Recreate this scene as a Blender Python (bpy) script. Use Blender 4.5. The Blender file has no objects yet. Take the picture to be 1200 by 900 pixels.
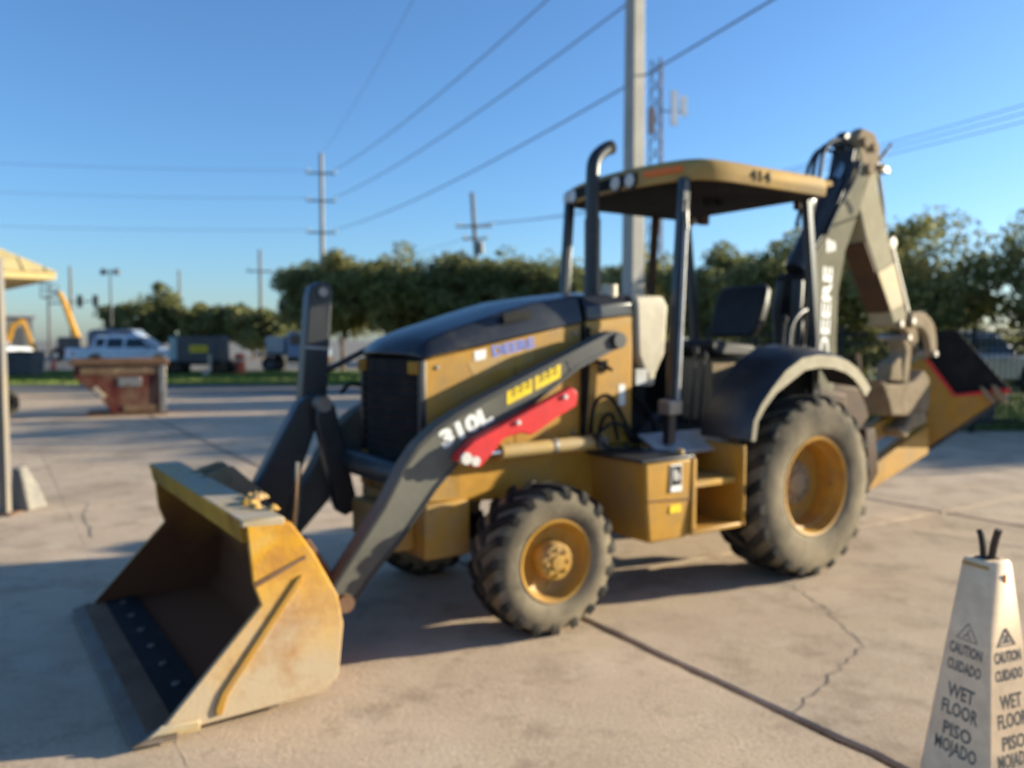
import bpy, bmesh, math, random
import numpy as np
from mathutils import Vector, Matrix
PI = math.pi
R = math.radians
scn = bpy.context.scene
col = scn.collection
random.seed(7)

# ------------------------------------------------------------------ camera, sky, sun, exposure
cam = bpy.data.cameras.new('camera')
camo = bpy.data.objects.new('camera', cam)
col.objects.link(camo)
camo.location = (0, 0, 1.70)
camo.rotation_euler = (R(90 - 3.07), 0, 0)
cam.sensor_width = 36
cam.lens = 29.1
cam.clip_start = 0.05
cam.clip_end = 3000
cam.dof.use_dof = True              # the photo is focused much too near
cam.dof.focus_distance = 1.25
cam.dof.aperture_fstop = 2.9
scn.camera = camo

SUN_AZ, SUN_EL = R(16.0), R(13.0)    # azimuth from +X towards +Y
w = bpy.data.worlds.new('World')
scn.world = w
w.use_nodes = True
nt = w.node_tree
bg = nt.nodes['Background']
sky = nt.nodes.new('ShaderNodeTexSky')
sky.sky_type = 'NISHITA'
sky.sun_disc = False
sky.sun_elevation = SUN_EL
sky.sun_rotation = PI / 2 - SUN_AZ
sky.altitude = 0
sky.air_density = 1.0
sky.dust_density = 0.6
sky.ozone_density = 5.5
nt.links.new(sky.outputs[0], bg.inputs[0])
bg.inputs[1].default_value = 0.095
sl = bpy.data.lights.new('sun', 'SUN')
sl.energy = 5.0
sl.angle = R(0.55)
sl.color = (0.95, 0.87, 0.66)
so = bpy.data.objects.new('sun', sl)
col.objects.link(so)
sdir = Vector((math.cos(SUN_AZ) * math.cos(SUN_EL), math.sin(SUN_AZ) * math.cos(SUN_EL), math.sin(SUN_EL)))
so.rotation_euler = sdir.to_track_quat('Z', 'Y').to_euler()
so.location = (20, 5, 20)
vs = scn.view_settings
vs.view_transform = 'Standard'
vs.look = 'None'
vs.exposure = 1.35
vs.gamma = 1.0
try:
    scn.cycles.use_denoising = True
    scn.cycles.max_bounces = 6
    scn.cycles.transparent_max_bounces = 8
except Exception:
    pass

# ------------------------------------------------------------------ materials
def mat(name, color, rough=0.6, dust=None, amount=0.4, scale=3.0, metal=0.0, bump=0.0, bump_scale=60, spots=None, spot_amount=0.3, spot_scale=9.0, var=0.12, spec=0.25, island=0.0, random_obj=0.0, trans=0.0, low=None):
    m = bpy.data.materials.new(name)
    m.use_nodes = True
    t = m.node_tree
    b = t.nodes['Principled BSDF']
    b.inputs['Roughness'].default_value = rough
    b.inputs['Metallic'].default_value = metal
    b.inputs['Specular IOR Level'].default_value = spec
    tc = t.nodes.new('ShaderNodeTexCoord')
    def noise(s, detail=5, ro=0.6):
        n = t.nodes.new('ShaderNodeTexNoise')
        n.inputs['Scale'].default_value = s
        n.inputs['Detail'].default_value = detail
        n.inputs['Roughness'].default_value = ro
        t.links.new(tc.outputs['Object'], n.inputs['Vector'])
        return n.outputs['Fac']
    def ramp(src, a, c):
        r = t.nodes.new('ShaderNodeMapRange')
        r.inputs['From Min'].default_value = a
        r.inputs['From Max'].default_value = c
        t.links.new(src, r.inputs['Value'])
        return r.outputs[0]
    def mix(fac, A, B, mode='MIX'):
        x = t.nodes.new('ShaderNodeMix')
        x.data_type = 'RGBA'
        x.blend_type = mode
        for s, v in ((x.inputs['Factor'], fac), (x.inputs['A'], A), (x.inputs['B'], B)):
            if isinstance(v, (int, float)):
                s.default_value = v
            elif isinstance(v, tuple):
                s.default_value = (*v, 1)
            else:
                t.links.new(v, s)
        return x.outputs['Result']
    c = tuple(color)
    lo = tuple(max(0, k * (1 - var)) for k in c)
    hi = tuple(min(1, k * (1 + var)) for k in c)
    cur = mix(ramp(noise(scale * 2.3, 4), 0.3, 0.7), lo, hi)
    if dust:
        k = ramp(noise(scale, 8, 0.65), 0.62 - 0.45 * amount, 0.78 - 0.1 * amount)
        cur = mix(k, cur, tuple(dust))
    if low:                                    # wear, and shade painted inside the bucket, towards one end: (colour, z from, z to, noise)
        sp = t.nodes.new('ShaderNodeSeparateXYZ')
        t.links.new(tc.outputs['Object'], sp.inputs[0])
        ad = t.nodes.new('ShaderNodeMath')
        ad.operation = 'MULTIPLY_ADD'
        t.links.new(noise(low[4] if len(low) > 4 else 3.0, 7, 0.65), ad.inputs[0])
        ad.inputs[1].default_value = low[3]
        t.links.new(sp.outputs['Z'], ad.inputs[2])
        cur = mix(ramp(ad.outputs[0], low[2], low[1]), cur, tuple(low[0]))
    if spots:
        k = ramp(noise(spot_scale, 9, 0.7), 0.66 - 0.2 * spot_amount, 0.72)
        cur = mix(k, cur, tuple(spots))
    if island or random_obj:
        if island:
            g = t.nodes.new('ShaderNodeNewGeometry')
            rv = g.outputs['Random Per Island']
            a = island
        else:
            g = t.nodes.new('ShaderNodeObjectInfo')
            rv = g.outputs['Random']
            a = random_obj
        r = t.nodes.new('ShaderNodeMapRange')
        r.inputs['To Min'].default_value = 1 - a
        r.inputs['To Max'].default_value = 1 + a
        t.links.new(rv, r.inputs['Value'])
        cb = t.nodes.new('ShaderNodeCombineColor')
        for i in range(3):
            t.links.new(r.outputs[0], cb.inputs[i])
        cur = mix(1.0, cur, cb.outputs[0], 'MULTIPLY')
    t.links.new(cur, b.inputs['Base Color'])
    if bump:
        bn = t.nodes.new('ShaderNodeBump')
        bn.inputs['Strength'].default_value = bump
        bn.inputs['Distance'].default_value = 0.01
        t.links.new(noise(bump_scale, 6, 0.7), bn.inputs['Height'])
        t.links.new(bn.outputs[0], b.inputs['Normal'])
    if trans:
        b.inputs['Transmission Weight'].default_value = trans
    return m

DUST0 = (0.34, 0.27, 0.19)
M = {
 'yellow': mat('yellow_paint', (0.43, 0.22, 0.028), 0.5, (0.30, 0.19, 0.08), 0.4, 3.5, spots=(0.10, 0.06, 0.03), spot_amount=0.10, spot_scale=14),
 'yellow_worn': mat('worn_yellow', (0.46, 0.25, 0.038), 0.6, (0.36, 0.27, 0.16), 0.5, 3.0, spots=(0.20, 0.09, 0.035), spot_amount=0.35, spot_scale=6, bump=0.2),
 'bucket_side': mat('bucket_side_plate', (0.62, 0.31, 0.025), 0.6, (0.55, 0.38, 0.14), 0.3, 3, spec=0.1, low=((0.47, 0.36, 0.235), 0.76, 1.22, 1.1, 3.0), spots=(0.34, 0.155, 0.055), spot_amount=0.85, spot_scale=2.8, bump=0.25),
 'bucket_in': mat('bucket_inside', (0.50, 0.22, 0.035), 0.9, spec=0.1, dust=(0.12, 0.058, 0.018), amount=0.3, scale=2.2, low=((0.15, 0.056, 0.026), 0.66, 1.12, 0.6, 2.5), spots=(0.16, 0.09, 0.03), spot_amount=0.05, spot_scale=5, bump=0.3),  # darker towards the floor: interior shade put into the colour
 'bucket_top': mat('bucket_top_lip', (0.38, 0.32, 0.24), 0.65, (0.45, 0.30, 0.10), 0.5, 4, spots=(0.22, 0.10, 0.04), spot_amount=0.35, spot_scale=8),
 'rust': mat('rusty_steel', (0.13, 0.065, 0.035), 0.75, (0.20, 0.12, 0.07), 0.5, 5, spots=(0.05, 0.03, 0.02), bump=0.3),
 'steel': mat('bare_steel', (0.30, 0.28, 0.26), 0.45, (0.20, 0.14, 0.09), 0.4, 5, metal=0.6),
 'brown_yellow': mat('dirty_brown_yellow', (0.46, 0.25, 0.035), 0.8, (0.22, 0.12, 0.03), 0.45, 3, spec=0.1),
 'dark_steel': mat('worn_dark_steel', (0.17, 0.15, 0.13), 0.6, (0.13, 0.075, 0.04), 0.5, 5, spec=0.2),
 'chrome': mat('chrome_rod', (0.7, 0.68, 0.64), 0.2, spec=0.5, metal=1.0),
 'black': mat('black_paint', (0.022, 0.023, 0.026), 0.42, spec=0.5, dust=(0.065, 0.058, 0.05), amount=0.22, scale=3.0),
 'black_gloss': mat('black_hood', (0.017, 0.019, 0.025), 0.30, spec=0.5, dust=(0.06, 0.055, 0.05), amount=0.15, scale=2.5),
 'black_flat': mat('black_matte', (0.010, 0.010, 0.011), 0.85, (0.035, 0.03, 0.025), 0.25, 4.0),
 'arm': mat('dusty_black_arm', (0.10, 0.098, 0.085), 0.85, spec=0.08, dust=(0.165, 0.157, 0.13), amount=0.55, scale=1.6),
 'cream': mat('dusty_dipper', (0.27, 0.236, 0.155), 0.8, spec=0.1, dust=(0.38, 0.33, 0.225), amount=0.6, scale=2.4, spots=(0.10, 0.09, 0.07), spot_amount=0.2, spot_scale=7),
 'canopy': mat('browned_dappled_canopy', (0.42, 0.265, 0.085), 0.8, spec=0.08, dust=(0.24, 0.185, 0.115), amount=0.5, scale=1.3, spots=(0.16, 0.09, 0.04), spot_amount=0.15, spot_scale=6),  # dust, with dappled tree shade put into the same broad mottle
 'boom': mat('dusty_boom', (0.155, 0.143, 0.10), 0.85, spec=0.08, dust=(0.25, 0.228, 0.16), amount=0.6, scale=2.4, low=None,  spots=(0.06, 0.055, 0.05), spot_amount=0.15, spot_scale=8),
 'dipper_yellow': mat('dusty_yellow_dipper', (0.42, 0.28, 0.09), 0.6, (0.34, 0.27, 0.17), 0.55, 3.0),
 'tan': mat('dusty_tan_casting', (0.30, 0.23, 0.15), 0.85, (0.19, 0.14, 0.085), 0.5, 5, bump=0.2, spec=0.1),
 'brown': mat('brown_dirt_and_shade', (0.085, 0.042, 0.020), 0.75, (0.05, 0.034, 0.024), 0.5, 4),  # frame dirt; on the dipper front the brown stands for shade
 'red': mat('red_lock_bar', (0.62, 0.035, 0.035), 0.4, (0.40, 0.04, 0.05), 0.3, 5),
 'orange_lens': mat('amber_lens', (0.75, 0.16, 0.02), 0.25),
 'lamp_lens': mat('lamp_lens', (0.62, 0.60, 0.56), 0.2),
 'beige': mat('faded_beige_plastic', (0.52, 0.46, 0.35), 0.5, (0.40, 0.33, 0.23), 0.4, 4),
 'silver': mat('silver_plate', (0.42, 0.43, 0.44), 0.5, (0.30, 0.26, 0.21), 0.4, 4, metal=0.2, spots=(0.25, 0.12, 0.05), spot_amount=0.1),
 'tire': mat('dusty_tire_rubber', (0.022, 0.021, 0.020), 0.85, (0.17, 0.145, 0.11), 0.45, 2.6, bump=0.2, bump_scale=30),
 'sidewall': mat('dusty_tire_wall', (0.030, 0.028, 0.026), 0.9, (0.28, 0.225, 0.15), 0.85, 2.6, spec=0.12,  bump=0.2, bump_scale=25),
 'tread': mat('dark_tire_tread', (0.018, 0.017, 0.016), 0.9, (0.12, 0.10, 0.075), 0.35, 4, spec=0.2),
 'rim': mat('yellow_rim', (0.48, 0.25, 0.035), 0.5, (0.30, 0.17, 0.06), 0.5, 6, spots=(0.07, 0.04, 0.02), spot_amount=0.1, spot_scale=16),
 'white_decal': mat('white_print', (0.78, 0.77, 0.74), 0.5, (0.5, 0.47, 0.42), 0.25, 30),
 'blue_decal': mat('blue_print', (0.16, 0.20, 0.50), 0.5),
 'dark_print': mat('dark_print', (0.045, 0.042, 0.038), 0.95, spec=0.0),
 'yellow_decal': mat('yellow_sticker', (0.80, 0.56, 0.02), 0.45, (0.55, 0.40, 0.08), 0.25, 9),
 'seat': mat('dark_seat_vinyl', (0.018, 0.017, 0.018), 0.55, (0.035, 0.032, 0.03), 0.3, 6),
 'lip': mat('sunlit_dusty_lip', (0.46, 0.40, 0.28), 0.8, (0.36, 0.31, 0.22), 0.5, 5, spec=0.1),  # pale over a black fender: sun on the lip put into the colour
 'concrete': None, 
}

def world_mat(name, base, alt, stain, scale=0.35, rough=0.9, bump=0.25, rnd=0.07, patch=None, stain_at=(0.56, 0.72)):
    """concrete, asphalt, grass soil: world-space noise so neighbouring slabs do not repeat"""
    m = bpy.data.materials.new(name)
    m.use_nodes = True
    t = m.node_tree
    b = t.nodes['Principled BSDF']
    b.inputs['Roughness'].default_value = rough
    b.inputs['Specular IOR Level'].default_value = 0.25
    g = t.nodes.new('ShaderNodeNewGeometry')
    def noise(s, d=6, ro=0.6, off=0.0):
        mp = t.nodes.new('ShaderNodeMapping')
        mp.inputs['Location'].default_value = (off, off * 1.7, off)
        t.links.new(g.outputs['Position'], mp.inputs['Vector'])
        n = t.nodes.new('ShaderNodeTexNoise')
        n.inputs['Scale'].default_value = s
        n.inputs['Detail'].default_value = d
        n.inputs['Roughness'].default_value = ro
        t.links.new(mp.outputs[0], n.inputs['Vector'])
        return n.outputs['Fac']
    def ramp(src, a, c):
        r = t.nodes.new('ShaderNodeMapRange')
        r.inputs['From Min'].default_value = a
        r.inputs['From Max'].default_value = c
        t.links.new(src, r.inputs['Value'])
        return r.outputs[0]
    def mix(fac, A, B, mode='MIX'):
        x = t.nodes.new('ShaderNodeMix')
        x.data_type = 'RGBA'
        x.blend_type = mode
        for s, v in ((x.inputs['Factor'], fac), (x.inputs['A'], A), (x.inputs['B'], B)):
            if isinstance(v, (int, float)):
                s.default_value = v
            elif isinstance(v, tuple):
                s.default_value = (*v, 1)
            else:
                t.links.new(v, s)
        return x.outputs['Result']
    cur = mix(ramp(noise(scale, 7), 0.35, 0.65), base, alt)
    k = ramp(noise(scale * 3.1, 8, 0.7, 13), *stain_at)
    k2 = t.nodes.new('ShaderNodeMath')
    k2.operation = 'MULTIPLY'
    k2.inputs[1].default_value = 0.75
    t.links.new(k, k2.inputs[0])
    cur = mix(k2.outputs[0], cur, stain)
    if patch:
        kp = ramp(noise(2.6, 9, 0.72, 31), 0.50, 0.66)
        kq = t.nodes.new('ShaderNodeMath'); kq.operation = 'MULTIPLY'; kq.inputs[1].default_value = 0.45
        t.links.new(kp, kq.inputs[0])
        cur = mix(kq.outputs[0], cur, patch)
        ko = ramp(noise(0.55, 5, 0.5, 77), 0.60, 0.74)
        km = t.nodes.new('ShaderNodeMath'); km.operation = 'MULTIPLY'; km.inputs[1].default_value = 0.5
        t.links.new(ko, km.inputs[0])
        cur = mix(km.outputs[0], cur, stain)
    fine = ramp(noise(55, 4, 0.7), 0.2, 0.8)
    cb = t.nodes.new('ShaderNodeCombineColor')
    r = t.nodes.new('ShaderNodeMapRange')
    r.inputs['To Min'].default_value = 0.78
    r.inputs['To Max'].default_value = 1.22
    t.links.new(fine, r.inputs['Value'])
    for i in range(3):
        t.links.new(r.outputs[0], cb.inputs[i])
    cur = mix(1.0, cur, cb.outputs[0], 'MULTIPLY')
    speck = ramp(noise(9, 6, 0.75, 5), 0.58, 0.70)
    k3 = t.nodes.new('ShaderNodeMath')
    k3.operation = 'MULTIPLY'
    k3.inputs[1].default_value = 0.5
    t.links.new(speck, k3.inputs[0])
    cur = mix(k3.outputs[0], cur, stain)
    if rnd:
        oi = t.nodes.new('ShaderNodeObjectInfo')
        r2 = t.nodes.new('ShaderNodeMapRange')
        r2.inputs['To Min'].default_value = 1 - rnd
        r2.inputs['To Max'].default_value = 1 + rnd
        t.links.new(oi.outputs['Random'], r2.inputs['Value'])
        cb2 = t.nodes.new('ShaderNodeCombineColor')
        for i in range(3):
            t.links.new(r2.outputs[0], cb2.inputs[i])
        cur = mix(1.0, cur, cb2.outputs[0], 'MULTIPLY')
    t.links.new(cur, b.inputs['Base Color'])
    bn = t.nodes.new('ShaderNodeBump')
    bn.inputs['Strength'].default_value = bump
    bn.inputs['Distance'].default_value = 0.008
    t.links.new(noise(38, 7, 0.75), bn.inputs['Height'])
    t.links.new(bn.outputs[0], b.inputs['Normal'])
    return m

M['concrete'] = world_mat('old_concrete', (0.55, 0.41, 0.285), (0.44, 0.325, 0.225), (0.25, 0.18, 0.12), 0.9, bump=0.9, patch=(0.60, 0.48, 0.36), stain_at=(0.50, 0.70))
M['crack_fill'] = world_mat('dirt_in_cracks', (0.14, 0.115, 0.09), (0.18, 0.15, 0.12), (0.09, 0.075, 0.06), 2.0, rnd=0)
M['joint'] = world_mat('dirt_in_joints', (0.055, 0.046, 0.04), (0.08, 0.065, 0.05), (0.03, 0.026, 0.022), 2.0, rnd=0)
M['asphalt'] = world_mat('grey_asphalt', (0.12, 0.115, 0.11), (0.16, 0.15, 0.14), (0.08, 0.075, 0.07), 0.2, rnd=0)
M['soil'] = world_mat('grassy_soil', (0.10, 0.13, 0.03), (0.15, 0.16, 0.05), (0.10, 0.08, 0.04), 0.4, rnd=0)
M['far_ground'] = world_mat('far_lot', (0.24, 0.21, 0.18), (0.18, 0.165, 0.14), (0.11, 0.12, 0.06), 0.05, rnd=0)

# ------------------------------------------------------------------ mesh helpers
class MB:
    def __init__(self):
        self.v = []
        self.f = []
    def add(self, vs_, fs):
        o = len(self.v)
        self.v += [tuple(p) for p in vs_]
        self.f += [tuple(i + o for i in q) for q in fs]
        return self
    def box(self, c, s, rot=None):
        hx, hy, hz = s[0] / 2, s[1] / 2, s[2] / 2
        P = [Vector((sx * hx, sy * hy, sz * hz)) for sx in (-1, 1) for sy in (-1, 1) for sz in (-1, 1)]
        if rot is not None:
            P = [rot @ p for p in P]
        P = [p + Vector(c) for p in P]
        return self.add(P, [(0, 1, 3, 2), (4, 6, 7, 5), (0, 4, 5, 1), (2, 3, 7, 6), (0, 2, 6, 4), (1, 5, 7, 3)])
    def bb(self, x0, x1, y0, y1, z0, z1):
        return self.box(((x0 + x1) / 2, (y0 + y1) / 2, (z0 + z1) / 2), (x1 - x0, y1 - y0, z1 - z0))
    def prism(self, pts, a, b, axis='y', taper=1.0):
        n = len(pts)
        cx = sum(p[0] for p in pts) / n
        cz = sum(p[1] for p in pts) / n
        def mk(p, t, k):
            u, v_ = cx + (p[0] - cx) * k, cz + (p[1] - cz) * k
            return {'y': (u, t, v_), 'x': (t, u, v_), 'z': (u, v_, t)}[axis]
        P = [mk(p, a, 1) for p in pts] + [mk(p, b, taper) for p in pts]
        F = [tuple(range(n))[::-1], tuple(range(n, 2 * n))]
        for i in range(n):
            j = (i + 1) % n
            F.append((i, j, n + j, n + i))
        return self.add(P, F)
    def tube(self, pts, r, n=10, cap=True):
        pts = [Vector(p) for p in pts]
        rs = r if isinstance(r, (list, tuple)) else [r] * len(pts)
        up = Vector((0, 0, 1))
        P = []
        prev = None
        for i, p in enumerate(pts):
            d = (pts[min(i + 1, len(pts) - 1)] - pts[max(i - 1, 0)]).normalized()
            if prev is None:
                u = d.cross(up)
                if u.length < 1e-3:
                    u = d.cross(Vector((1, 0, 0)))
            else:
                u = prev - d * prev.dot(d)
            u.normalize()
            prev = u
            v_ = d.cross(u)
            for k in range(n):
                a = 2 * PI * k / n
                P.append(p + (u * math.cos(a) + v_ * math.sin(a)) * rs[i])
        F = []
        for i in range(len(pts) - 1):
            for k in range(n):
                k2 = (k + 1) % n
                F.append((i * n + k, i * n + k2, (i + 1) * n + k2, (i + 1) * n + k))
        if cap:
            F.append(tuple(range(n))[::-1])
            F.append(tuple(range((len(pts) - 1) * n, len(pts) * n)))
        return self.add(P, F)
    def lathe(self, prof, c=(0, 0, 0), axis='y', n=32, closed=False):
        """prof: (axial, radius)"""
        P = []
        for k in range(n):
            a = 2 * PI * k / n
            for (t, r) in prof:
                u, v_ = r * math.cos(a), r * math.sin(a)
                q = {'y': (u, t, v_), 'x': (t, u, v_), 'z': (u, v_, t)}[axis]
                P.append((q[0] + c[0], q[1] + c[1], q[2] + c[2]))
        m_ = len(prof)
        F = []
        for k in range(n):
            k2 = (k + 1) % n
            for i in range(m_ if closed else m_ - 1):
                j = (i + 1) % m_
                F.append((k * m_ + i, k2 * m_ + i, k2 * m_ + j, k * m_ + j))
        return self.add(P, F)
    def loft(self, secs, caps=True, closed=True):
        n = len(secs[0])
        P = [p for s in secs for p in s]
        F = []
        for i in range(len(secs) - 1):
            for k in range(n if closed else n - 1):
                k2 = (k + 1) % n
                F.append((i * n + k, i * n + k2, (i + 1) * n + k2, (i + 1) * n + k))
        if caps:
            F.append(tuple(range(n))[::-1])
            F.append(tuple(range((len(secs) - 1) * n, len(secs) * n)))
        return self.add(P, F)
    def build(self, name, m, parent=None, bevel=0.0, angle=38, seg=2, fix=True):
        me = bpy.data.meshes.new(name)
        me.from_pydata(self.v, [], self.f)
        if fix:
            bm = bmesh.new()
            bm.from_mesh(me)
            bmesh.ops.recalc_face_normals(bm, faces=bm.faces)
            bm.to_mesh(me)
            bm.free()
        me.shade_smooth()
        me.set_sharp_from_angle(angle=R(angle))
        if isinstance(m, str):
            m = M[m]
        me.materials.append(m)
        o = bpy.data.objects.new(name, me)
        col.objects.link(o)
        if parent is not None:
            o.parent = parent
        if bevel:
            b = o.modifiers.new('bevel', 'BEVEL')
            b.width = bevel
            b.segments = seg
            b.limit_method = 'ANGLE'
            b.angle_limit = R(35)
        return o

def tag(o, label=None, cat=None, group=None, kind=None):
    if label: o['label'] = label
    if cat: o['category'] = cat
    if group: o['group'] = group
    if kind: o['kind'] = kind
    return o
def empty(name, loc, rz=0.0, label=None, cat=None, group=None):
    o = bpy.data.objects.new(name, None)
    col.objects.link(o)
    o.location = loc
    o.rotation_euler = (0, 0, rz)
    o.empty_display_size = 0.2
    return tag(o, label, cat, group)
def copy_tree(o, parent=None, loc=None, rz=None):
    c = o.copy()
    col.objects.link(c)
    c.parent = parent
    if loc is not None: c.location = loc
    if rz is not None: c.rotation_euler = (c.rotation_euler[0], c.rotation_euler[1], rz)
    for ch in list(o.children):
        copy_tree(ch, c)
    return c
def text(name, s, m, parent, pos, right, up, size, width=None, depth=0.001, bold=0.0):
    cu = bpy.data.curves.new(name, 'FONT')
    cu.body = s
    cu.size = size
    cu.extrude = depth
    cu.offset = bold
    cu.align_x = 'CENTER'
    cu.align_y = 'CENTER'
    cu.resolution_u = 2
    tmp = bpy.data.objects.new(name + '_tmp', cu)
    me = bpy.data.meshes.new_from_object(tmp)
    bpy.data.objects.remove(tmp)
    bpy.data.curves.remove(cu)
    if width:
        xs = [v.co.x for v in me.vertices]
        k = width / (max(xs) - min(xs))
        for v in me.vertices: v.co.x *= k
    r_ = Vector(right).normalized()
    u_ = Vector(up)
    u_ = (u_ - r_ * u_.dot(r_)).normalized()
    n_ = r_.cross(u_)
    T = Matrix(((r_.x, u_.x, n_.x, pos[0]), (r_.y, u_.y, n_.y, pos[1]), (r_.z, u_.z, n_.z, pos[2]), (0, 0, 0, 1)))
    me.transform(T)
    me.name = name
    me.materials.clear()
    me.materials.append(M[m] if isinstance(m, str) else m)
    o = bpy.data.objects.new(name, me)
    col.objects.link(o)
    if parent is not None: o.parent = parent
    return o
def arc(c, r, a0, a1, n, f):
    return [f(c[0] + r * math.cos(a0 + (a1 - a0) * i / n), c[1] + r * math.sin(a0 + (a1 - a0) * i / n)) for i in range(n + 1)]
def smooth_path(pts, n=6):
    P = [Vector(p) for p in pts]
    out = []
    for i in range(len(P) - 1):
        p0, p1, p2, p3 = P[max(i - 1, 0)], P[i], P[i + 1], P[min(i + 2, len(P) - 1)]
        for k in range(n):
            t = k / n
            out.append(0.5 * ((2 * p1) + (p2 - p0) * t + (2 * p0 - 5 * p1 + 4 * p2 - p3) * t * t + (3 * p1 - p0 - 3 * p2 + p3) * t ** 3))
    out.append(P[-1])
    return out

# ------------------------------------------------------------------ ground, yard, road, grass
MB().add([(-900, -60, -0.03), (900, -60, -0.03), (900, 1500, -0.03), (-900, 1500, -0.03)], [(0, 1, 2, 3)]).build('ground', 'far_ground')
bpy.data.objects['ground']['kind'] = 'structure'
yard = MB().add([(-32, -6, -0.022), (26, -6, -0.022), (26, 26, -0.022), (-32, 26, -0.022)], [(0, 1, 2, 3)]).build('concrete_yard', 'joint')
yard['kind'] = 'structure'
def clip(poly, a, b, c):
    out = []
    for i in range(len(poly)):
        p, q = poly[i], poly[(i + 1) % len(poly)]
        dp, dq = a * p[0] + b * p[1] - c, a * q[0] + b * q[1] - c
        if dp <= 0: out.append(p)
        if (dp < 0 < dq) or (dq < 0 < dp):
            t = dp / (dp - dq)
            out.append((p[0] + (q[0] - p[0]) * t, p[1] + (q[1] - p[1]) * t))
    return out
DN, DT = (0.845, 0.534), (0.534, -0.845)
ns = [-24, -19.2, -14.3, -9.4, -4.3, 0.62, 3.02, 7.93, 12.8, 17.7, 22.6, 27.5]
ts = [-38, -33.6, -28.8, -24, -19.2, -14.3, -9.4, -4.58, 0.3, 5.2, 10.0, 15, 20]
rs = random.Random(3)
for i in range(len(ns) - 1):
    for j in range(len(ts) - 1):
        g = 0.014
        gp = {3.02: 0.028, 0.62: 0.001, 7.93: 0.026}
        n0, n1, t0, t1 = ns[i] + gp.get(ns[i], 0.0015), ns[i + 1] - gp.get(ns[i + 1], 0.0015), ts[j] + (0.014 if j in (6, 7) and i > 5 else 0.0015), ts[j + 1] - (0.014 if j in (6, 7) and i > 5 else 0.0015)
        # ragged edges along the joints
        edge = []
        def seg_(a, b, k):
            for s_ in range(k):
                u = s_ / k
                jn = rs.uniform(-0.012, 0.004) * (1 if i in (5, 6) else 0.35) if s_ else 0
                edge.append((a[0] + (b[0] - a[0]) * u + jn, a[1] + (b[1] - a[1]) * u + jn))
        kk = 40 if i in (5, 6) else 8
        seg_((n0, t0), (n1, t0), kk); seg_((n1, t0), (n1, t1), kk); seg_((n1, t1), (n0, t1), kk); seg_((n0, t1), (n0, t0), kk)
        poly = [(a * DN[0] + b * DT[0], a * DN[1] + b * DT[1]) for a, b in edge]
        for hp in ((0, 1, 25.9), (0, -1, 5), (1, 0, 25.9), (-1, 0, 31.9)):
            poly = clip(poly, *hp)
            if len(poly) < 3: break
        if len(poly) < 3: continue
        cx = sum(p[0] for p in poly) / len(poly); cy = sum(p[1] for p in poly) / len(poly)
        zt = rs.uniform(-0.003, 0.0006) if i >= 6 else rs.uniform(-0.0008, 0.0008)
        inner = []
        for p in poly:
            d = math.hypot(p[0] - cx, p[1] - cy)
            k = max(0.0, 1 - (0.016 if i >= 6 else 0.004) / max(d, 0.1))
            inner.append((cx + (p[0] - cx) * k, cy + (p[1] - cy) * k))
        nn = len(poly)
        V = [(p[0], p[1], -0.024) for p in poly] + [(p[0], p[1], zt - (0.008 if i >= 6 else 0.002)) for p in poly] + [(p[0], p[1], zt) for p in inner]
        F = [tuple(range(2 * nn, 3 * nn))]
        for a in range(nn):
            b = (a + 1) % nn
            F += [(a, b, nn + b, nn + a), (nn + a, nn + b, 2 * nn + b, 2 * nn + a)]
        MB().add(V, F).build('concrete_slab', 'concrete', yard, angle=3)
def crack(pts, wd, name='crack'):
    P = []
    for i in range(len(pts) - 1):
        a, b = Vector((*pts[i], 0.0)), Vector((*pts[i + 1], 0.0))
        q = Vector((-(b - a).y, (b - a).x, 0)).normalized()
        for k in range(9):
            P.append(a.lerp(b, k / 9) + q * rs.uniform(-0.022, 0.022))
    P.append(Vector((*pts[-1], 0.0)))
    V, F = [], []
    for i, p in enumerate(P):
        d = (P[min(i + 1, len(P) - 1)] - P[max(i - 1, 0)]).normalized()
        n_ = Vector((-d.y, d.x, 0))
        j = rs.uniform(-1, 1) * wd * 1.3
        ww = wd * rs.uniform(0.35, 1.1)
        V += [tuple(p + n_ * (j + ww) + Vector((0, 0, 0.0016))), tuple(p + n_ * (j - ww) + Vector((0, 0, 0.0016)))]
        if i: F.append((2 * i - 2, 2 * i - 1, 2 * i + 1, 2 * i))
    o = MB().add(V, F).build(name, 'crack_fill', yard, fix=False)
crack([(1.95, 5.62), (1.98, 5.1), (1.94, 4.5), (1.62, 4.1), (1.29, 3.69)], 0.005)
crack([(3.55, 7.25), (3.9, 6.9), (4.3, 6.6), (4.9, 6.0)], 0.009)
crack([(-4.39, 8.52), (-4.1, 7.8), (-3.6, 7.04)], 0.007)
crack([(6.6, 9.9), (7.5, 9.3), (8.6, 9.4)], 0.010)

road = MB().add([(-120, 25.94, -0.012), (90, 25.94, -0.012), (90, 31.2, -0.012), (-120, 31.2, -0.012)], [(0, 1, 2, 3)]).build('asphalt_road', 'asphalt')
road['kind'] = 'structure'
verge = MB().add([(-120, 31.0, 0.0), (90, 31.0, 0.0), (90, 44.5, 0.02), (-120, 44.5, 0.02)], [(0, 1, 2, 3)]).build('grass_verge', 'soil')
verge['kind'] = 'structure'
lawn = MB().add([(4.2, 15.3, 0.014), (60, 15.3, 0.014), (60, 31.0, 0.016), (4.2, 31.0, 0.016)], [(0, 1, 2, 3)]).build('lawn', 'soil')
lawn['kind'] = 'structure'
lot = MB().add([(-150, 44.5, 0.0), (120, 44.5, 0.0), (120, 95, 0.0), (-150, 95, 0.0)], [(0, 1, 2, 3)]).build('far_parking_lot', 'far_ground')
lot['kind'] = 'structure'

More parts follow.
